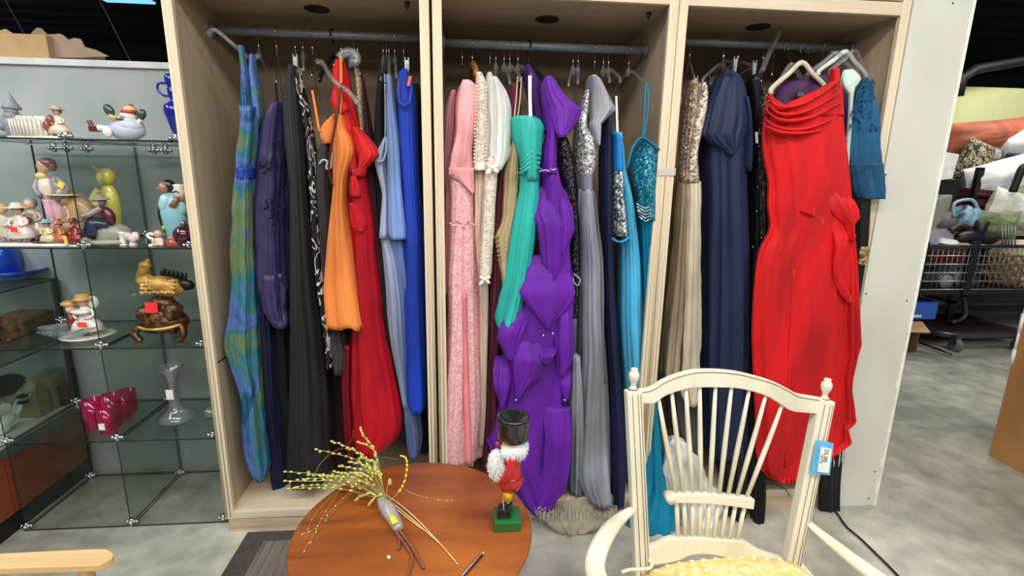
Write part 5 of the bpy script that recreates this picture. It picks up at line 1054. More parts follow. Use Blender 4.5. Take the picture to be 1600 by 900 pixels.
# ------------------------------------------------------------------ round table
TX, TY, TR, TZ = -.149, 1.216, .3234, .55
TW = mottled([(122, 62, 24), (150, 80, 32), (172, 98, 42)], (2.6, 11, 2), .34, dist=.8, detail=8, name='table wood'); 
t = thing('round_table', 'round reddish brown wooden table with scratches in front of the wardrobes', 'table', (TX, TY, 0))
obj('tabletop', G().lathe([(0, TZ - .026), (TR - .02, TZ - .026), (TR - .006, TZ - .02), (TR - .001, TZ - .010), (TR, TZ - .004), (TR - .004, TZ), (0, TZ)], (TX, TY, 0), 96), TW, t)
obj('pedestal', G().lathe([(.05, .06), (.045, .1), (.03, .16), (.045, .28), (.03, .4), (.05, .5), (.12, TZ - .026)], (TX, TY, 0), 20), TW, t)
for k in range(3):
    a = 2 * PI * k / 3 + .5; u = Vector((math.cos(a), math.sin(a), 0)); C0 = Vector((TX, TY, 0))
    obj('leg', G().tube(smooth([C0 + Vector((0, 0, .13)), C0 + u * .1 + Vector((0, 0, .13)), C0 + u * .2 + Vector((0, 0, .05)), C0 + u * .26 + Vector((0, 0, .016))], 4), .016, 8), TW, t)
solo('paper_scrap', G().poly([atz(604, 870, TZ + .001), atz(607, 868, TZ + .001), atz(611, 870, TZ + .001), atz(608, 874, TZ + .001)], (0, 0, .001)), WHITEP, 'tiny white paper scrap on the table below the berry stems', 'paper')
t = thing('pencil', 'dark wooden pencil lying near the front edge of the table', 'pencil', atz(742, 880, TZ))
a, b_ = atz(757, 862, TZ + .006), atz(716, 908, TZ + .006)
u = (b_ - a).normalized()
obj('barrel', G().tube([a + u * .012, b_], .0045, 6), plain((70, 40, 44), .35), t)
obj('tip', G().tube([a, a + u * .012], [.001, .0045], 6), plain((206, 170, 120), .6), t)
obj('stripe', G().tube([a + u * .013 + Vector((0, 0, .0042)), b_ + Vector((0, 0, .0042))], .0012, 4), plain((200, 196, 196), .3), t)

# berry branch bundle
def tp(px, py, h=.006): return atz(px, py, TZ + h)
t = thing('berry_branch', 'bundle of artificial yellow green berry sprays lying on the table', 'branch', tp(612, 800))
BUD = mottled([(176, 180, 84), (214, 212, 120)], 60, .4); STEM = plain((172, 160, 96), .6); TWIG = plain((128, 78, 56), .6); GOLDT = plain((200, 170, 96), .35, .4)
W0 = tp(602, 782, .03)
sprays = [((443, 737), .05), ((442, 752), .04), ((446, 765), .03), ((461, 760), .03), ((492, 702), .12), ((517, 689), .16), ((540, 700), .12), ((562, 668), .2), ((558, 690), .17), ((470, 748), .05), ((480, 742), .06), ((500, 744), .07), ((505, 757), .03),
          ((530, 728), .1), ((545, 722), .12), ((560, 715), .13), ((575, 720), .12), ((588, 728), .11), ((560, 752), .05), ((556, 782), .02), ((575, 790), .015), ((608, 758), .06), ((520, 738), .08), ((586, 742), .09), ((512, 750), .05), ((548, 740), .09), ((572, 735), .1), ((534, 752), .05)]
def hp(px, py, h):   # point at height h over the table plane, kept on the ray
    return atz(px, py, TZ + h)
rr = random.Random(21)
for i, ((x, y), h) in enumerate(sprays):
    e = hp(x, y, h); m1 = W0.lerp(e, .35) + Vector((rr.uniform(-.01, .01), rr.uniform(-.01, .01), .02 + h * .3)); m2 = W0.lerp(e, .72) + Vector((rr.uniform(-.012, .012), 0, .012 + h * .15))
    S = smooth([W0, m1, m2, e], 8); st = obj('spray_stem', G().tube(S, .0011, 5), STEM, t)
    g = G(); n = len(S)
    for k in range(int(n * .3), n, 2):
        p = S[k] + Vector((rr.uniform(-.003, .003), rr.uniform(-.003, .003), rr.uniform(-.003, .003)))
        d = (S[min(k + 1, n - 1)] - S[k - 1]).normalized()
        g.ell(p, (.0036, .0036, .0062), 8, M=d.to_track_quat('Z', 'Y').to_matrix())
    obj('buds', g, BUD, st, kind='stuff')
S = smooth([hp(600, 790, .03), hp(622, 770, .06), hp(632, 752, .07), hp(636, 730, .09), hp(634, 716, .1), hp(626, 712, .1)], 5)
st = obj('spray_stem', G().tube(S, .0011, 5), STEM, t); g = G()
for k in range(6, len(S), 2): g.ell(S[k], (.0036, .0036, .0062), 8, M=(S[k] - S[k - 1]).to_track_quat('Z', 'Y').to_matrix())
obj('buds', g, plain((226, 206, 60), .4), st, kind='stuff')
for pts in ([(552, 672, .2), (548, 690, .16), (530, 702, .12), (500, 725, .09), (488, 760, .04), (478, 792, .01)], [(560, 700, .15), (520, 705, .12), (492, 740, .08), (490, 775, .02)], [(600, 726, .1), (596, 716, .1), (606, 715, .1), (625, 718, .1)]):
    obj('filament', G().tube(smooth([hp(*p) for p in pts], 5), .0007, 4), plain((140, 96, 60), .5), t)
for pts in ([(580, 740, .06), (545, 770, .02), (520, 795, .004), (492, 826, .003), (470, 836, .003)], [(560, 760, .02), (520, 800, .004), (490, 838, .003), (474, 864, .003)], [(540, 750, .03), (515, 790, .005), (500, 815, .003), (484, 852, .003)], [(535, 760, .02), (495, 800, .003), (480, 830, .003)], [(632, 764, .02), (655, 775, .004), (690, 782, .003), (708, 782, .003)]):
    S = smooth([hp(*p) for p in pts], 6); st = obj('filament', G().tube(S, .0008, 4), GOLDT, t); g = G()
    for k in range(8, len(S), 3): g.ell(S[k], (.0022, .0022, .0022), 6)
    obj('glitter', g, plain((250, 236, 190), .2, .5), st, kind='stuff')
for pts in ([(592, 770, .03), (618, 790, .012), (645, 812, .006), (664, 829, .005), (690, 852, .004), (715, 882, .004)], [(596, 778, .03), (620, 796, .012), (644, 815, .006), (664, 829, .005)], [(588, 764, .03), (622, 786, .012), (652, 812, .006), (690, 852, .004)]):
    obj('bare_stem', G().tube(smooth([hp(*p) for p in pts], 5), .0017, 6), plain((214, 190, 136), .5), t)
for pts in ([(622, 826, .012), (640, 850, .008), (652, 870, .006), (662, 888, .006)], [(616, 828, .014), (634, 852, .008), (644, 872, .006), (638, 896, .006), (634, 915, .006)], [(620, 828, .012), (624, 846, .006), (622, 858, .006)]):
    obj('twig_end', G().tube(smooth([hp(*p) for p in pts], 5), .0036, 8), TWIG, t)
S = smooth([hp(594, 780, .03), hp(606, 796, .026), hp(616, 812, .02), hp(624, 828, .014)], 4)
wp = obj('plastic_wrap', G().tube(S, [.012, .015, .018, .02, .021, .021, .02, .019, .018, .017, .016, .015, .012], 12), clear('wrap', (240, 240, 240), 3.0, .15, .35, (225, 225, 222)), t)
obj('yellow_label', G().tube([hp(612, 806, .04), hp(618, 818, .034)], .009, 8, flat=.5, up=(0, 0, 1)), plain((230, 214, 60), .5), wp)

# ------------------------------------------------------------------ nutcracker
YN = 1.205
def n_(px, py): return at(px, py, YN)
base = atz(793, 818, TZ); YN = base.y; t = thing('nutcracker', 'wooden nutcracker soldier with black hat, red coat and green base', 'nutcracker', (base.x, YN, TZ))
k_ = (n_(800, 740) - n_(799, 740)).length
def nc(px): return n_(px, 740).x
def nz(py): return n_(800, py).z
REDN = plain((196, 30, 34), .35, coat=.4); BLK = plain((16, 16, 16), .18, coat=.8); FUR = plain((238, 238, 236), .9)
xb = nc(793) ; zb0 = TZ; zb1 = nz(800)
zb1 = TZ + .030
obj('base', G().box(xb - .037, xb + .037, YN - .036, YN + .036, TZ, zb1), plain((30, 104, 48), .4, coat=.3), t, bevel=.003)
zl = nz(770)
for dx, dy in ((-.002, -.012), (.004, .012)):
    lg = obj('leg', G().tube([(xb + dx + .003, YN + dy, zb1 + .01), (xb + dx + .004, YN + dy, nz(775))], [.0095, .0115], 14), BLK, t)
    obj('yellow_cuff', G().lathe([(.0125, 0), (.0125, nz(760) - nz(776)), (.0, nz(760) - nz(776))], (xb + dx + .004, YN + dy, nz(776)), 14), plain((236, 196, 20), .35), lg)
    obj('boot', G().box(xb - .028 + dx, xb + .012 + dx, YN + dy - .0095, YN + dy + .0095, zb1, zb1 + .022), BLK, lg, bevel=.005)
obj('white_stripe', G().box(xb - .0105, xb - .0065, YN - .01, YN + .01, zb1 + .02, nz(760)), WHITEP, t)
cx = nc(797); R0 = k_ * 20
zz = [nz(y) for y in (762, 752, 744, 742, 715, 706)]
obj('coat', G().lathe([(0, zz[0]), (R0 * .74, zz[0]), (R0 * .98, zz[1]), (R0 * 1.0, zz[2]), (R0 * .86, zz[3]), (R0 * .8, nz(730)), (R0 * .82, zz[4]), (R0 * .6, zz[5]), (0, zz[5])], (cx, YN, 0), 24), REDN, t)
obj('belt', G().lathe([(R0 * .9, nz(746)), (R0 * .92, nz(743)), (R0 * .86, nz(741))], (cx, YN, 0), 24), BLK, t)
for s_ in (-1, 1):
    ar = obj('arm', G().tube(smooth([(cx + .004, YN + s_ * .034, nz(706)), (cx - .006, YN + s_ * .042, nz(722)), (cx - .016, YN + s_ * .034, nz(738)), (cx - .024, YN + s_ * .018, nz(728))], 4), .0105, 10), REDN, t)
    obj('hand', G().ell((cx - .027, YN + s_ * .018, nz(724)), (.009, .009, .009), 10), plain((232, 190, 160), .5), ar)
hx = nc(798)
obj('head', G().lathe([(0, nz(712)), (.024, nz(710)), (.03, nz(700)), (.031, nz(684)), (0, nz(682))], (hx, YN, 0), 20), plain((238, 196, 170), .5), t)
obj('nose', G().tube([(hx - .028, YN - .004, nz(690)), (hx - .043, YN - .004, nz(692))], [.006, .005], 8), REDN, t)
obj('jaw_lever', G().box(hx - .034, hx - .026, YN - .012, YN + .012, nz(706), nz(699)), WHITEP, t)
for dy in (-.012, .012):
    obj('eye', G().ell((hx - .027, YN + dy, nz(688)), (.005, .006, .006), 8), BLK, t)
    obj('moustache', G().tube(smooth([(hx - .03, YN, nz(697)), (hx - .03, YN + dy * .8, nz(699)), (hx - .02, YN + dy * 2, nz(696))], 3), .004, 6), BLK, t)
def fur(c, r, n, seed, l=.02, droop=0):
    g = G(); q = random.Random(seed); g.ell(c, r, 14, lump=.25, seed=seed)
    for i in range(n):
        v = Vector((q.gauss(0, 1), q.gauss(0, 1), q.gauss(0, 1))).normalized(); p = Vector(c) + Vector((v.x * r[0], v.y * r[1], v.z * r[2])) * .9
        e = p + v * l * q.uniform(.4, 1) + Vector((0, 0, -droop * q.random())); g.tube([p, p.lerp(e, .5) + Vector((q.uniform(-.002, .002), 0, q.uniform(-.002, .002))), e], [.0014, .0010, .0002], 4, cap=False)
    return g
hb = obj('hair', fur((hx + .014, YN, nz(694)), (.029, .034, .033), 620, 3, .011, .008), FUR, t)
obj('side_hair', fur((hx + .006, YN - .022, nz(698)), (.034, .016, .022), 420, 4, .011, .008), FUR, t)
obj('fur_beard', fur((nc(776), YN - .01, nz(722)), (.020, .026, .040), 1000, 5, .013, .003), FUR, t)
obj('hat', G().lathe([(0, nz(686)), (.036, nz(686)), (.041, nz(684)), (.0405, nz(672)), (.044, nz(655)), (.0445, nz(651)), (.041, nz(649)), (.034, nz(651)), (.0, nz(662))], (nc(801), YN, 0), 40), BLK, t)

# ------------------------------------------------------------------ spindle-back armchair (faces the camera)
CA, CB = 1.10 - .45 * .14, .14
CH = mottled([(206, 200, 174), (226, 221, 198), (232, 228, 208)], (8, 8, 3), .42, name='cream paint'); GRV = plain((134, 112, 78), .6)
def q_(px, py): return onp(px, py, CA, CB)
NB = Vector((0, 1, -CB)).normalized()
t = thing('armchair', 'cream painted spindle back armchair with yellow patterned seat cushion', 'chair', (.68, 1.0, 0))
def cs(a, b_, wd, dp, name, parent=t, off=0):
    """squared post from a to b"""
    a, b_ = Vector(a), Vector(b_); u = (b_ - a).normalized(); s_ = u.cross(NB).normalized(); g = G()
    vs = []
    for p in (a, b_):
        for sx_, sy_ in ((-1, -1), (1, -1), (1, 1), (-1, 1)): vs.append(p + s_ * wd / 2 * sx_ + NB * (dp / 2 * sy_ + off))
    g.add(vs, [(0, 1, 2, 3), (7, 6, 5, 4), (0, 4, 5, 1), (1, 5, 6, 2), (2, 6, 7, 3), (3, 7, 4, 0)])
    return g, s_, u
for (xt, yt, xb_, yb_, nm) in ((989, 609, 1003, 905, 0), (1288, 624, 1229, 912, 1)):
    a, b_ = q_(xt, yt), q_(xb_, yb_)
    wd = (q_(xt + 24, yt) - q_(xt, yt)).length
    g, s_, u = cs(a, b_, wd, .032, 'post'); po = obj('back_post', g, CH, t, bevel=.004)
    for o_ in (-.18, .18, .36):
        f = NB * -.0165; obj('groove', G().tube([a + s_ * wd * o_ + f + u * .01, b_ + s_ * wd * o_ + f], .0011, 4), GRV, po)
    fin = a - NB * 0
    prof = [(.012, 0), (.0125, .004), (.008, .008), (.0065, .014), (.009, .022), (.013, .030), (.0145, .040), (.013, .048), (.009, .052), (.0095, .055), (.009, .059), (.0, .061)]
    obj('finial', G().lathe([(r * .95, z) for r, z in prof], a, 20), CH, po)
    obj('groove', G().lathe([(.0128, .002), (.0128, .005)], a, 20), GRV, po)
    bb = b_ + Vector((0, 0, 0)); obj('rear_leg', cs(b_, (b_.x + (.02 if nm else -.02), 1.15, 0.0), .034, .034, 'leg')[0], CH, t, bevel=.004)
# crest rail
up = [(999, 607), (1008, 607), (1020, 603), (1034, 594), (1052, 586), (1072, 580), (1090, 577), (1120, 577), (1150, 580), (1180, 587), (1206, 595), (1228, 606), (1243, 614), (1262, 618), (1282, 621)]
lo = [(999, 628), (1010, 629), (1022, 628), (1034, 619), (1050, 612), (1072, 606), (1090, 604), (1118, 604), (1146, 605), (1172, 610), (1196, 618), (1216, 630), (1232, 640), (1250, 643), (1276, 645)]
def sp(L_, k=4): return [(p.x, p.y) for p in smooth([(a, b, 0) for a, b in L_], k)]
cr_r = obj('crest_rail', G().slab([q_(*p) - NB * .011 for p in sp(up)], [q_(*p) - NB * .011 for p in sp(lo)], NB * .022), CH, t, bevel=.003)
obj('groove', G().tube([q_(x, y + 3.5) - NB * .0115 for x, y in sp(up)], .0011, 4), GRV, cr_r)
tops = [(1028, 622), (1049, 614), (1071, 606), (1093, 603), (1118, 603), (1143, 604), (1171, 609), (1197, 618), (1223, 632)]
mids = [(1056, 770), (1068, 769), (1082, 769), (1095, 769), (1109, 770), (1124, 771), (1138, 772), (1152, 774), (1167, 776)]
bots = [(1060, 840), (1071, 840), (1082, 840), (1093, 839), (1104, 840), (1115, 840), (1127, 842), (1139, 843), (1151, 845)]
for a, m_, b_ in zip(tops, mids, bots):
    A, Mm, B = q_(*a), q_(*m_), q_(*b_)
    obj('spindle', G().tube([A + Vector((0, 0, .006)), A.lerp(Mm, .3), A.lerp(Mm, .6), Mm], [.0045, .0062, .0068, .0055], 10), CH, t)
    obj('spindle', G().tube([Mm, Mm.lerp(B, .5), B + Vector((0, 0, -.01))], [.0055, .006, .0055], 10), CH, t)
mb = obj('middle_bar', G().slab([q_(*p) - NB * .013 for p in sp([(1044, 769), (1060, 769), (1100, 769), (1140, 773), (1176, 777)])], [q_(*p) - NB * .013 for p in sp([(1046, 784), (1060, 783), (1100, 784), (1140, 788), (1174, 793)])], NB * .026), CH, t, bevel=.003)
obj('scroll_end', G().lathe([(.0, -.016), (.012, -.016), (.012, .016), (0, .016)], q_(1046, 777), 16, M=Matrix.Rotation(PI / 2, 3, 'X')), CH, mb)
lr_u = [(1008, 852), (1024, 849), (1040, 841), (1056, 838), (1090, 838), (1130, 841), (1156, 843), (1168, 848), (1184, 858), (1200, 864), (1221, 870)]
lr_l = [(1010, 880), (1024, 879), (1044, 876), (1060, 872), (1076, 865), (1100, 863), (1130, 868), (1148, 878), (1168, 885), (1190, 889), (1216, 893)]
obj('lower_rail', G().slab([q_(*p) - NB * .011 for p in sp(lr_u)], [q_(*p) - NB * .011 for p in sp(lr_l)], NB * .022), CH, t, bevel=.003)
# seat
SZ = .472
obj('seat_frame', G().box(.44, .92, .64, 1.12, SZ - .05, SZ), CH, t, bevel=.006)
CUSH = mottled([(220, 186, 108), (236, 206, 136), (244, 226, 176)], (55, 55, 55), .8, name='seat fabric', pos=(.36, .66), bmp=.3)
g = G(); nu = 26; vs = []; fs = []
cxs, cys = .672, .885
for side in (0, 1):
    for j in range(nu + 1):
        for i in range(nu + 1):
            u, v = -1 + 2 * i / nu, -1 + 2 * j / nu
            h = (max(0, 1 - u ** 6) * max(0, 1 - v ** 6)) ** .5
            wx = .215 + .02 * (1 - (v + 1) / 2)
            bow = -.0 + .028 * (1 - u * u) * (1 if v > 0 else 0) * v
            x = cxs + u * wx; y = cys + v * .195 + bow
            vs.append((x, y, SZ + .012 + (.046 * h if side == 0 else -.012 * h)))
for side in (0, 1):
    o_ = side * (nu + 1) ** 2
    for j in range(nu):
        for i in range(nu):
            a = o_ + j * (nu + 1) + i; f = (a, a + 1, a + nu + 2, a + nu + 1); fs.append(f if side == 0 else f[::-1])
g.add(vs, fs, 0, True)
cu = obj('seat_cushion', g, CUSH, t)
pp = []
for k in range(81):
    a = 2 * PI * k / 80; c, s_ = math.cos(a), math.sin(a); u = math.copysign(abs(c) ** .3, c); v = math.copysign(abs(s_) ** .3, s_)
    pp.append((cxs + u * (.215 + .02 * (1 - (v + 1) / 2)), cys + v * .195 + .028 * (1 - u * u) * max(v, 0), SZ + .014))
obj('piping', G().tube(pp, .0055, 8), plain((236, 226, 196), .6), cu)
g = G(); rr = random.Random(31)
for j in range(9):
    for i in range(11):
        u, v = -.88 + 1.76 * (i + .5 * (j % 2)) / 11, -.9 + 1.8 * j / 8
        h = (max(0, 1 - u ** 6) * max(0, 1 - v ** 6)) ** .5
        g.ell((cxs + u * .215, cys + v * .195 + .028 * (1 - u * u) * max(v, 0), SZ + .0585 * h + .000 + (1 - h) * .012), (.007, .0045, .0015), 8)
obj('woven_dots', g, plain((250, 238, 200), .8), cu, kind='stuff')
obj('corner_cord', G().tube(smooth([at(972, 894, 1.03), at(985, 890, 1.05), at(1005, 889, 1.07), at(1016, 887, 1.08), at(1019, 880, 1.08), at(1013, 874, 1.085)], 4), .0045, 8), plain((240, 232, 206), .5), cu)
for pts, wds in (([(988, 796, 1.115), (974, 806, 1.08), (957, 822, 1.04), (943, 842, 1.0), (933, 864, .96), (929, 886, .93), (936, 912, .88), (950, 950, .80)], [.011, .015, .02, .022, .023, .023, .023, .022]),
                 ([(1261, 815, 1.115), (1280, 832, 1.08), (1305, 852, 1.04), (1335, 876, .99), (1368, 900, .94), (1400, 925, .90), (1440, 960, .84)], [.010, .013, .017, .020, .022, .023, .022])):
    P = smooth([at(*p) for p in pts], 4); ws = []
    for i in range(len(P)):
        j = i / 4; a = int(min(j, len(wds) - 2)); f = j - a; ws.append(wds[a] * (1 - f) + wds[min(a + 1, len(wds) - 1)] * f)
    obj('arm', G().tube(P, ws, 12, flat=.62, up=(0, 0, 1)), CH, t)
    e = P[-1]; obj('arm_support', G().tube([e + Vector((0, 0, -.005)), (e.x * .93 + .05, e.y - .02, SZ - .02)], [.017, .014], 10), CH, t)
for x, y in ((.46, .67), (.90, .67)): obj('front_leg', G().tube([(x, y, SZ - .03), (x, y, .25), (x, y - .01, .02), (x, y - .01, 0)], [.022, .018, .014, .016], 12), CH, t)
# price tag
TAGB = plain((96, 182, 226), .5)
c4 = [q_(1266, 682) - NB * .024, q_(1292, 687) - NB * .024, q_(1286, 736) - NB * .024, q_(1256, 733) - NB * .024]
tg = thing('price_tag', 'blue price tag with white label hung on the right chair post', 'price tag', c4[0])
obj('card', G().poly(c4, NB * -.0015), TAGB, tg)
c5 = [q_(1272, 692) - NB * .027, q_(1288, 695) - NB * .027, q_(1283, 732) - NB * .027, q_(1266, 730) - NB * .027]
lab = obj('white_label', G().poly(c5, NB * -.0008), WHITEP, tg)
INK = plain((20, 20, 26), .6)
dn_ = (c5[3] - c5[0]).normalized(); rt_ = (c5[1] - c5[0]).normalized()
def write(txt, org, size, parent, name):
    cu_ = bpy.data.curves.new(name, 'FONT'); cu_.body = txt; cu_.size = size; cu_.extrude = .0003; cu_.materials.append(INK)
    tmp = bpy.data.objects.new(name, cu_); SC.collection.objects.link(tmp); bpy.context.view_layer.update()
    me = bpy.data.meshes.new_from_object(tmp.evaluated_get(bpy.context.evaluated_depsgraph_get())); bpy.data.objects.remove(tmp)
    o = bpy.data.objects.new(name, me); SC.collection.objects.link(o)
    X_ = dn_; Z_ = -NB; Y_ = Z_.cross(X_).normalized()
    m_ = Matrix((X_, Y_, Z_)).transposed().to_4x4(); o.parent = parent; m_.translation = org - wloc(parent); o.matrix_local = m_
write('25.00', c5[0] + dn_ * .003 + rt_ * .0115 - NB * .001, .0165, lab, 'handwritten_price')
write('14/15', c5[0] + dn_ * .018 + rt_ * .0025 - NB * .001, .0115, lab, 'handwritten_note')
for k in range(9):
    p = c4[0] + dn_ * (.01 + k * .0062) + rt_ * .003 - NB * .002
    obj('small_print', G().tube([p, p + rt_ * (.004 + .002 * (k % 3 == 0))], .0005, 4), plain((40, 80, 130), .6), tg)

# light wooden chair arm at lower left
BEE = wood((206, 172, 118), (226, 196, 144), 'x', .4)
t = thing('wooden_chair', 'light beech chair arm reaching in from the lower left corner', 'chair', (-1.15, 1.05, 0))
A = [(-1.45, 1.14), (-1.1, 1.135), (-.905, 1.15), (-.872, 1.13), (-.868, 1.10), (-.886, 1.065)]
top = [atz(x, y, .6) for x, y in ((-60, 866), (0, 864), (80, 860), (150, 857), (165, 857), (174, 861), (178, 867), (175, 872))]
bot = [atz(x, y, .6) for x, y in ((-60, 890), (0, 888), (80, 885.5), (140, 883.5), (152, 883), (159, 881), (167, 877), (172, 874))]
obj('armrest', G().slab(top, bot, (0, 0, -.018)), BEE, t, bevel=.005)
c = atz(120, 880, .6)
obj('front_leg', G().tube([(c.x, c.y + .02, .585), (c.x, c.y + .02, 0)], .016, 12), BEE, t)
obj('rear_leg', G().tube([(c.x - .45, c.y + .02, .9), (c.x - .45, c.y + .02, 0)], .016, 12), BEE, t)
obj('arm_extension', G().slab([(c.x - .46, top[0].y + .004, .6), (top[0].x + .004, top[0].y, .6)], [(c.x - .46, bot[0].y + .004, .6), (bot[0].x + .004, bot[0].y, .6)], (0, 0, -.018)), BEE, t)
obj('seat', G().box(c.x - .46, c.x - .0, c.y - .45, c.y + .04, .40, .43), BEE, t, bevel=.01)

# rug
x0 = -.90; RUGB = mottled([(64, 58, 54), (76, 69, 64)], 40, .95, bmp=.3); 
m, nt, b = newmat('rug weave'); tc, _, _ = mix_noise(nt, b, [(84, 78, 72), (112, 105, 98), (126, 119, 111)], (90, 3, 3), 4, 0, (.3, .7)); b.inputs['Roughness'].default_value = .95; bump(nt, b, tc, (260, 20, 20), .4, .003)
t = thing('doormat', 'dark taupe mat with plain border and ribbed centre under the table', 'mat', (-.45, 1.4, 0))
obj('border', G().box(-.935, .02, 1.0, 1.93, .001, .008), RUGB, t, bevel=.002)
obj('ribbed_centre', G().box(-.845, -.07, 1.09, 1.865, .007, .011), m, t)
# cable on the floor
solo('floor_cable', G().tube(smooth([atz(x, y, .006) for x, y in ((1272, 786), (1290, 792), (1306, 800), (1322, 822), (1345, 842), (1372, 868), (1400, 896), (1440, 940))], 6), .0045, 6), plain((40, 38, 40), .5),
     'thin dark cable running across the floor from the wardrobe to the right', 'cable')
solo('loose_string', G().tube(smooth([at(1192, 756, 1.925), at(1212, 757, 1.92), at(1228, 765, 1.925), at(1234, 776, 1.935)], 4), .0018, 5), DARK, 'short black string drooping over the right wardrobe base', 'string')

# ------------------------------------------------------------------ storage area at far right
def pillow(name, label, px0, px1, py0, py1, Y, mat, rot=0, th=.12, cat='pillow', group=None, pw=2.2, corner=.12):
    A, B = at(px0, (py0 + py1) / 2, Y), at(px1, (py0 + py1) / 2, Y); C = at((px0 + px1) / 2, py0, Y); D = at((px0 + px1) / 2, py1, Y)
    hw, hh = (B.x - A.x) / 2, (C.z - D.z) / 2; c = Vector(((A.x + B.x) / 2, Y, (C.z + D.z) / 2)); g = G(); n = 22; vs = []; fs = []
    SEED[0] += 1; sd = SEED[0]
    for side in (1, -1):
        for j in range(n + 1):
            for i in range(n + 1):
                u, v = -1 + 2 * i / n, -1 + 2 * j / n; pin = 1 - corner * (1 - abs(u * v)) * (abs(u) ** 3 + abs(v) ** 3) / 2
                h = ((1 - abs(u) ** pw) * (1 - abs(v) ** pw)) ** .55; x, z = u * hw * pin, v * hh * pin
                w_ = noise.noise(Vector((u * 2.2, v * 2.2, sd))) * .02 * h + (.012 * noise.noise(Vector((u * 7, v * 7, sd))))
                p = Vector((x, 0, z)); p = Matrix.Rotation(rot, 3, 'Y') @ p
                vs.append(c + p + Vector((0, -side * (h * th + w_ * (h > .1)), 0)))
    for s_ in (0, 1):
        o_ = s_ * (n + 1) ** 2
        for j in range(n):
            for i in range(n):
                a = o_ + j * (n + 1) + i; f = (a, a + 1, a + n + 2, a + n + 1); fs.append(f if s_ == 0 else f[::-1])
    g.add(vs, fs, 0, True); return solo(name, g, mat, label, cat, group)
WPIL = cloth((232, 232, 232), .7, .1)
# bulky support: two dark storage racks
t = thing('storage_rack', 'black storage rack holding the pillows behind the wire cart', 'rack', (6.4, 4.9, 0))
c0 = at(1484, 300, 4.7)
for zz_ in (.35, at(1550, 330, 4.7).z - .03):
    obj('shelf_board', G().box(c0.x, 8.4, 4.45, 5.2, zz_ - .03, zz_), plain((20, 20, 22), .5), t)
for x, y in ((c0.x + .03, 4.47), (c0.x + .03, 5.17), (8.37, 4.47), (8.37, 5.17)):
    obj('post', G().box(x - .03, x + .03, y - .02, y + .02, 0, at(1490, 262, 4.7).z), plain((22, 22, 24), .4), t)
p0, p1 = at(1464, 284, 4.5), at(1494, 326, 4.5)
solo('black_crate', G().box(p0.x - .1, p1.x, 4.5, 4.9, at(1480, 330, 4.5).z, at(1480, 280, 4.5).z), plain((24, 25, 28), .5), 'black crate under the white sheet beside the wall end', 'crate', bevel=.01)
solo('white_sheet', G().slab([at(1462, 242, 4.49), at(1480, 238, 4.49), at(1499, 241, 4.49)], [at(1462, 283, 4.47), at(1478, 280, 4.47), at(1488, 279, 4.48)], (0, .015, 0)), WHITEP, 'white paper sheet propped above the black crate', 'paper')
pillow('rust_pillow', 'long rust orange cushion lying on top of the pile', 1478, 1606, 187, 240, 4.95, cloth((172, 96, 70), .7), rot=-.10, th=.2, cat='cushion')
g = G()
pillow('white_pillow', 'bright white pillow at the right edge above the others', 1566, 1640, 196, 248, 4.8, WPIL, rot=-.5, th=.16, group='white pillows in the pile')
pillow('animal_print_cushion', 'tan and black animal print cushion standing in the pile', 1499, 1542, 219, 288, 4.7, mottled([(30, 26, 24), (60, 54, 44), (178, 164, 130), (36, 30, 28)], (26, 26, 12), .7, dist=2, pos=(.3, .45, .5, .62), const=True), rot=.35, th=.12, cat='cushion')
pillow('floral_cushion', 'small cream patterned cushion behind the animal print one', 1524, 1560, 226, 262, 4.85, mottled([(200, 196, 186), (120, 118, 116)], 18, .8), rot=.1, th=.1, cat='cushion')
pillow('blue_cushion', 'thin navy blue cushion edge under the top white pillow', 1572, 1640, 238, 252, 4.75, cloth((40, 48, 84), .7), rot=-.05, th=.1, cat='cushion')
pillow('white_pillow', 'plump white pillow in the middle of the pile', 1508, 1606, 250, 304, 4.55, WPIL, rot=-.27, th=.18, group='white pillows in the pile')
pillow('white_blanket', 'flat white folded blanket under the middle white pillow', 1500, 1580, 286, 306, 4.7, cloth((214, 214, 218), .7), rot=.08, th=.15, cat='blanket')
for k in range(3):
    pillow('maroon_cushion', ['topmost dark maroon folded cushion in the stack', 'middle dark maroon folded cushion in the stack', 'lowest dark maroon folded cushion in the stack'][k], 1496, 1556, 295 + k * 14, 313 + k * 14, 4.6, cloth((74, 16, 26), .7), rot=.08, th=.2, cat='cushion', group='maroon cushions stacked on the rack', pw=5)
pillow('cream_pillow', 'cream white pillow lower right beside the cart', 1544, 1640, 303, 358, 4.3, cloth((226, 224, 212), .7), rot=.22, th=.17)
pillow('green_cushion', 'sage green cushion leaning over the wire cart', 1509, 1592, 328, 372, 4.1, cloth((120, 136, 96), .8), rot=.05, th=.08, cat='cushion', corner=.3)
solo('handbag_strap', G().tube(smooth([at(1582, 300, 4.2), at(1590, 280, 4.2), at(1598, 262, 4.2), at(1612, 256, 4.2)], 4), .03, 8), DARK, 'thick black strap rising at the right edge between the pillows', 'strap')
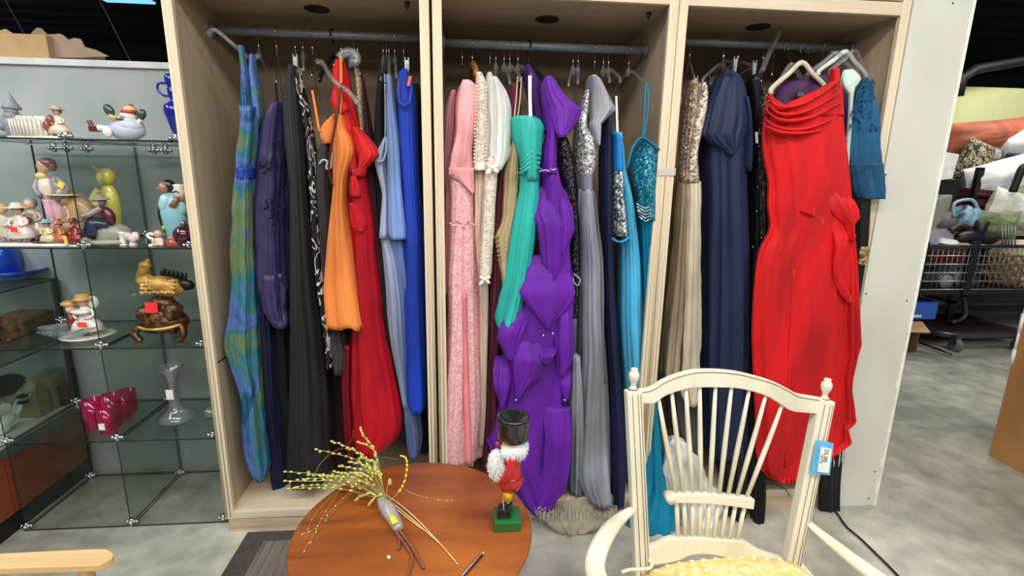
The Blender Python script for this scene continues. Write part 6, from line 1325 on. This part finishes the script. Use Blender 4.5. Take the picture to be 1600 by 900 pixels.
# wire cart
def c_(px, py, Y=3.95): return at(px, py, Y)
t = thing('wire_cart', 'black wire basket cart on casters loaded with glass jars', 'cart', (4.9, 4.1, 0))
x0 = c_(1447, 440).x; x1 = c_(1640, 470).x; zt_, zb_ = c_(1480, 386).z, c_(1480, 452).z
BLKM = plain((20, 22, 24), .4); WIRE = plain((150, 154, 156), .3, .8)
for px in (1441, 1520): obj('corner_post', G().box(c_(px, 400).x - .035, c_(px, 400).x + .035, 3.93, 3.98, zb_ - .05, zt_ + .05), BLKM, t, bevel=.01)
g = G()
for k in range(6):
    z = zb_ + (zt_ - zb_) * k / 5; g.tube([(x0 - .05, 3.94, z), (x1, 3.94, z)], .006, 5)
for k in range(26):
    x = x0 + (x1 - x0) * k / 25; g.tube([(x, 3.945, zb_), (x, 3.945, zt_)], .0035, 4)
obj('wire_panel', g, WIRE, t, kind='stuff')
obj('tray', G().box(x0 - .05, x1, 3.95, 4.6, zb_ - .05, zb_), BLKM, t)
obj('rim', G().tube([(x0 - .06, 3.94, zt_ + .01), (x1, 3.94, zt_ + .01)], .014, 8), BLKM, t)
TUB = plain((84, 84, 88), .35, .6)
obj('lower_frame', G().tube(smooth([atz(1442, 510, .14), atz(1462, 519, .14), atz(1500, 524, .14), atz(1560, 524, .14), atz(1640, 524, .14)], 3), .03, 8), TUB, t)
obj('lower_frame', G().tube(smooth([at(1505, 462, 4.2), at(1508, 480, 4.2), at(1506, 496, 4.2), at(1486, 504, 4.2)], 3), .02, 8), TUB, t)
obj('lower_shelf', G().box(x0, x1, 4.1, 4.7, .12, .15), plain((50, 34, 32), .6), t)
for px in (1491, 1590):
    c = atz(px, 549, 0); cs_ = obj('caster', G().lathe([(.0, -.02), (.06, -.02), (.06, .02), (0, .02)], (c.x, c.y, .06), 18, M=Matrix.Rotation(PI / 2, 3, 'Y')), plain((120, 120, 122), .5), t)
    obj('caster_fork', G().box(c.x - .028, c.x + .028, c.y - .02, c.y + .02, .06, .15), TUB, cs_)
obj('foot_bar', G().tube([atz(1438, 536, .03), atz(1486, 553, .03)], .012, 6), TUB, t)
# contents of the cart
def jar(px0, px1, py0, py1, Y, mat, lid, label, name='glass_jar'):
    a, b_ = at(px0, (py0 + py1) / 2, Y), at(px1, (py0 + py1) / 2, Y); r = (b_.x - a.x) / 2; zt2 = at((px0 + px1) / 2, py0, Y).z; zb2 = at((px0 + px1) / 2, py1, Y).z
    t = thing(name, label, 'jar', ((a.x + b_.x) / 2, Y, zb2))
    Mx = Matrix.Rotation(PI / 2, 3, 'X'); cz = (zt2 + zb2) / 2; rz = (zt2 - zb2) / 2
    obj('body', G().lathe([(rz * .8, -.15), (rz, -.1), (rz, .08), (rz * .85, .1)], ((a.x + b_.x) / 2, Y, cz), 22, M=Mx), mat, t)
    obj('lid', G().lathe([(0, .125), (rz * .82, .125), (rz * .88, .115), (rz * .88, .1), (0, .1)], ((a.x + b_.x) / 2, Y, cz), 22, M=Mx), lid, t)
CG = clear('jar glass', (200, 206, 208), 2, .1, .3, (150, 154, 158)); LID = plain((168, 174, 178), .5)
jar(1450, 1471, 424, 448, 4.15, CG, LID, 'small jar lying with its grey lid facing forward, left in cart')
jar(1472, 1503, 414, 448, 4.15, CG, LID, 'large jar lying with its grey lid facing forward in the cart')
solo('red_box', G().box(at(1458, 400, 4.2).x, at(1506, 400, 4.2).x, 4.2, 4.4, at(1480, 410, 4.2).z, at(1480, 394, 4.2).z), plain((150, 28, 40), .5), 'long red package lying inside the wire cart', 'package', bevel=.01)
solo('clear_tub', G().box(at(1450, 400, 4.25).x, at(1510, 400, 4.25).x, 4.22, 4.5, at(1480, 418, 4.2).z, at(1480, 382, 4.2).z), CG, 'clear plastic tub around the red package', 'tub', bevel=.02)
g = G(); rr = random.Random(14)
cols = [(110, 112, 116), (70, 72, 78), (160, 162, 164), (60, 40, 40), (140, 120, 96)]
for i, (px, py, r, lb) in enumerate(((1535, 432, .07, 'grey rounded glass bowl in the cart behind the post'), (1548, 418, .06, 'pale glass bowl higher up in the cart'), (1530, 452, .06, 'dark glass bowl low in the cart'), (1552, 450, .07, 'grey glass dish at the bottom of the cart'), (1560, 428, .05, 'small brown pot next to the woven basket'))):
    p = at(px, py, 4.25); g = G().lathe([(r * .5, 0), (r * .9, r * .4), (r, r), (r * .9, r), (r * .8, r * .45), (0, r * .2)], p, 18)
    solo('glass_bowl', g, clear('bowl', (190, 190, 195), 2, .1, .5, cols[i]), lb, 'bowl')
pb = at(1592, 412, 4.1); rb = .20
t = thing('woven_basket', 'cream woven lattice basket at the right edge of the cart', 'basket', (pb.x, 4.1, at(1590, 448, 4.1).z))
zb3, zt3 = at(1590, 448, 4.1).z, at(1590, 378, 4.1).z
obj('liner', G().lathe([(rb * .8, zb3), (rb, zb3 + .1), (rb * .98, zt3 - .04), (rb * .8, zt3), (0, zt3 + .02)], (pb.x, 4.12, 0), 24), cloth((206, 192, 160), .8), t)
g = G()
for s_ in (1, -1):
    for k in range(22):
        a0 = 2 * PI * k / 22; g.tube([(pb.x + rb * 1.02 * math.cos(a0 + s_ * j * .16), 4.12 + rb * 1.02 * math.sin(a0 + s_ * j * .16), zb3 + .02 + (zt3 - zb3 - .12) * j / 6) for j in range(7)], .010, 5)
obj('lattice', g, plain((150, 116, 80), .8), t, kind='stuff')
# things piled above the cart rim
solo('clear_bin', G().slab([at(1452, 318, 4.2), at(1466, 311, 4.2), at(1490, 304, 4.2)], [at(1446, 366, 4.15), at(1460, 366, 4.15), at(1476, 360, 4.15)], (0, .3, 0)), clear('bin', (225, 225, 215), 2, .2, .45, (196, 192, 172)), 'translucent plastic bin next to the wall end', 'bin', bevel=.01)
solo('grey_tray', G().slab([at(1440, 368, 4.05), at(1465, 364, 4.05), at(1489, 358, 4.05)], [at(1440, 386, 4.0), at(1465, 384, 4.0), at(1491, 382, 4.0)], (0, .25, 0)), plain((128, 132, 140), .4), 'grey plastic tray resting on the left end of the cart', 'tray')
solo('white_booklet', G().slab([at(1473, 372, 4.0), at(1500, 376, 4.0)], [at(1471, 380, 3.98), at(1500, 385, 3.98)], (0, .1, 0)), WHITEP, 'white folded booklet on the front rim of the cart', 'booklet')
p = at(1504, 342, 4.15)
t = thing('blue_bag', 'silvery blue and black bag in front of the maroon cushions', 'bag', p)
obj('body', G().ell(p, (.13, .12, .12), 16, lump=.35), mottled([(26, 28, 32), (120, 160, 180), (190, 200, 206)], 9, .35, dist=1), t)
obj('handle', G().tube(smooth([p + Vector((-.12, -.03, .02)), p + Vector((-.14, -.03, .14)), p + Vector((.02, -.03, .17)), p + Vector((.1, -.03, .08))], 4), .014, 8), plain((150, 180, 190), .3), t)
p = at(1478, 348, 4.2); solo('grey_bag', G().ell(p, (.12, .1, .1), 14, lump=.4), cloth((110, 106, 108), .6), 'crumpled grey bag between the bin and the blue bag', 'bag')
p = at(1525, 374, 4.02)
t = thing('black_shoe', 'black ankle boots lying on top of the cart', 'shoe', p)
obj('boot', G().tube(smooth([p + Vector((-.2, 0, .0)), p + Vector((-.05, 0, .02)), p + Vector((.12, 0, .0)), p + Vector((.2, 0, .02))], 4), [.03, .05, .06, .06, .06, .055, .05, .05, .05, .045, .04, .035, .03], 10), plain((14, 14, 16), .5), t)
obj('boot_shaft', G().tube([p + Vector((.0, 0, .02)), p + Vector((.03, 0, .16))], [.045, .05], 10), plain((14, 14, 16), .5), t)
obj('sole', G().tube([p + Vector((-.2, -.04, -.04)), p + Vector((.05, -.04, -.05))], .015, 6), plain((190, 180, 160), .6), t)
p = at(1500, 362, 4.05); solo('brown_belt', G().tube(smooth([p + Vector((-.1, 0, 0)), p + Vector((0, 0, .05)), p + Vector((.15, 0, -.02))], 4), .03, 8), plain((50, 26, 22), .5), 'dark brown leather piece left of the black boots', 'leather')
g = G()
for k in range(5): g.tube([at(1566 + k * 5, 352, 3.97), at(1566 + k * 5, 388, 3.95)], .006, 5)
solo('wire_rack', g, WIRE, 'small upright wire rack in front of the green cushion', 'rack')
# carton with blue pack, lower left of the cart
t = thing('open_carton', 'open brown cardboard carton on the floor behind the wall end', 'carton', atz(1420, 540, 0))
a, b_ = at(1385, 503, 3.95), at(1441, 503, 3.95); z_ = a.z
obj('front_wall', G().box(a.x, b_.x, 3.95, 3.96, 0.0, z_), plain((92, 68, 48), .8), t)
obj('side_wall', G().box(b_.x - .01, b_.x, 3.96, 4.3, 0, z_), plain((92, 68, 48), .8), t)
obj('back_wall', G().box(a.x, b_.x, 4.29, 4.3, 0, z_), CARD, t)
obj('flap', G().slab([Vector((a.x, 3.95, z_)), Vector((b_.x, 3.95, z_))], [at(1390, 517, 3.78), at(1454, 519, 3.78)], (0, 0, -.008)), CARD, t)
obj('flap', G().slab([at(1436, 460, 4.25), at(1460, 478, 4.2)], [Vector((b_.x, 4.29, z_)), Vector((b_.x + .03, 4.1, z_))], (0.008, 0, 0)), CARD, t)
p = at(1432, 482, 4.1)
bp = thing('blue_pack', 'blue plastic wrapped pack sticking out of the carton', 'pack', (p.x - .1, 4.1, z_ - .1))
obj('wrapper', G().box(at(1400, 480, 4.1).x, at(1450, 480, 4.1).x, 4.0, 4.25, at(1430, 500, 4.0).z, at(1430, 472, 4.0).z).ell(at(1424, 474, 4.1), (.14, .1, .05), 12, lump=.3), plain((30, 90, 190), .25, coat=.5), bp, bevel=.02)
obj('white_stripe', G().slab([at(1425, 492, 3.995), at(1440, 492, 3.995)], [at(1425, 496, 3.995), at(1440, 496, 3.995)], (0, .003, 0)), WHITEP, bp)
# tan cabinet side at the right edge
ed = atz(1545, 711, 0); e2 = atz(1600, 742, 0)
TAN2 = mottled([(168, 118, 70), (196, 142, 88)], (3, 3, 2), .6)
t = thing('tan_cabinet', 'tan wooden cabinet side with white chipped edge at the right border', 'cabinet', (ed.x + .3, ed.y - .3, 0))
g = G(); zt4 = 1.62
dirv = (e2 - ed).normalized(); w2 = 1.0
P = [ed, ed + dirv * w2, ed + dirv * w2 + Vector((.45, .25, 0)), ed + Vector((.45, .25, 0))]
g.poly([p_ + Vector((0, 0, zt4)) for p_ in P], (0, 0, -zt4)); cb = obj('carcass', g, TAN2, t)
g = G(); z = .55; rr = random.Random(17)
while z < zt4:
    h = rr.uniform(.04, .12); g.tube([ed + Vector((-.002, 0, z)), ed + Vector((-.002, 0, z + h))], rr.uniform(.004, .011), 6); z += h * .9
obj('chipped_edge', g, WHITEP, cb, kind='stuff')
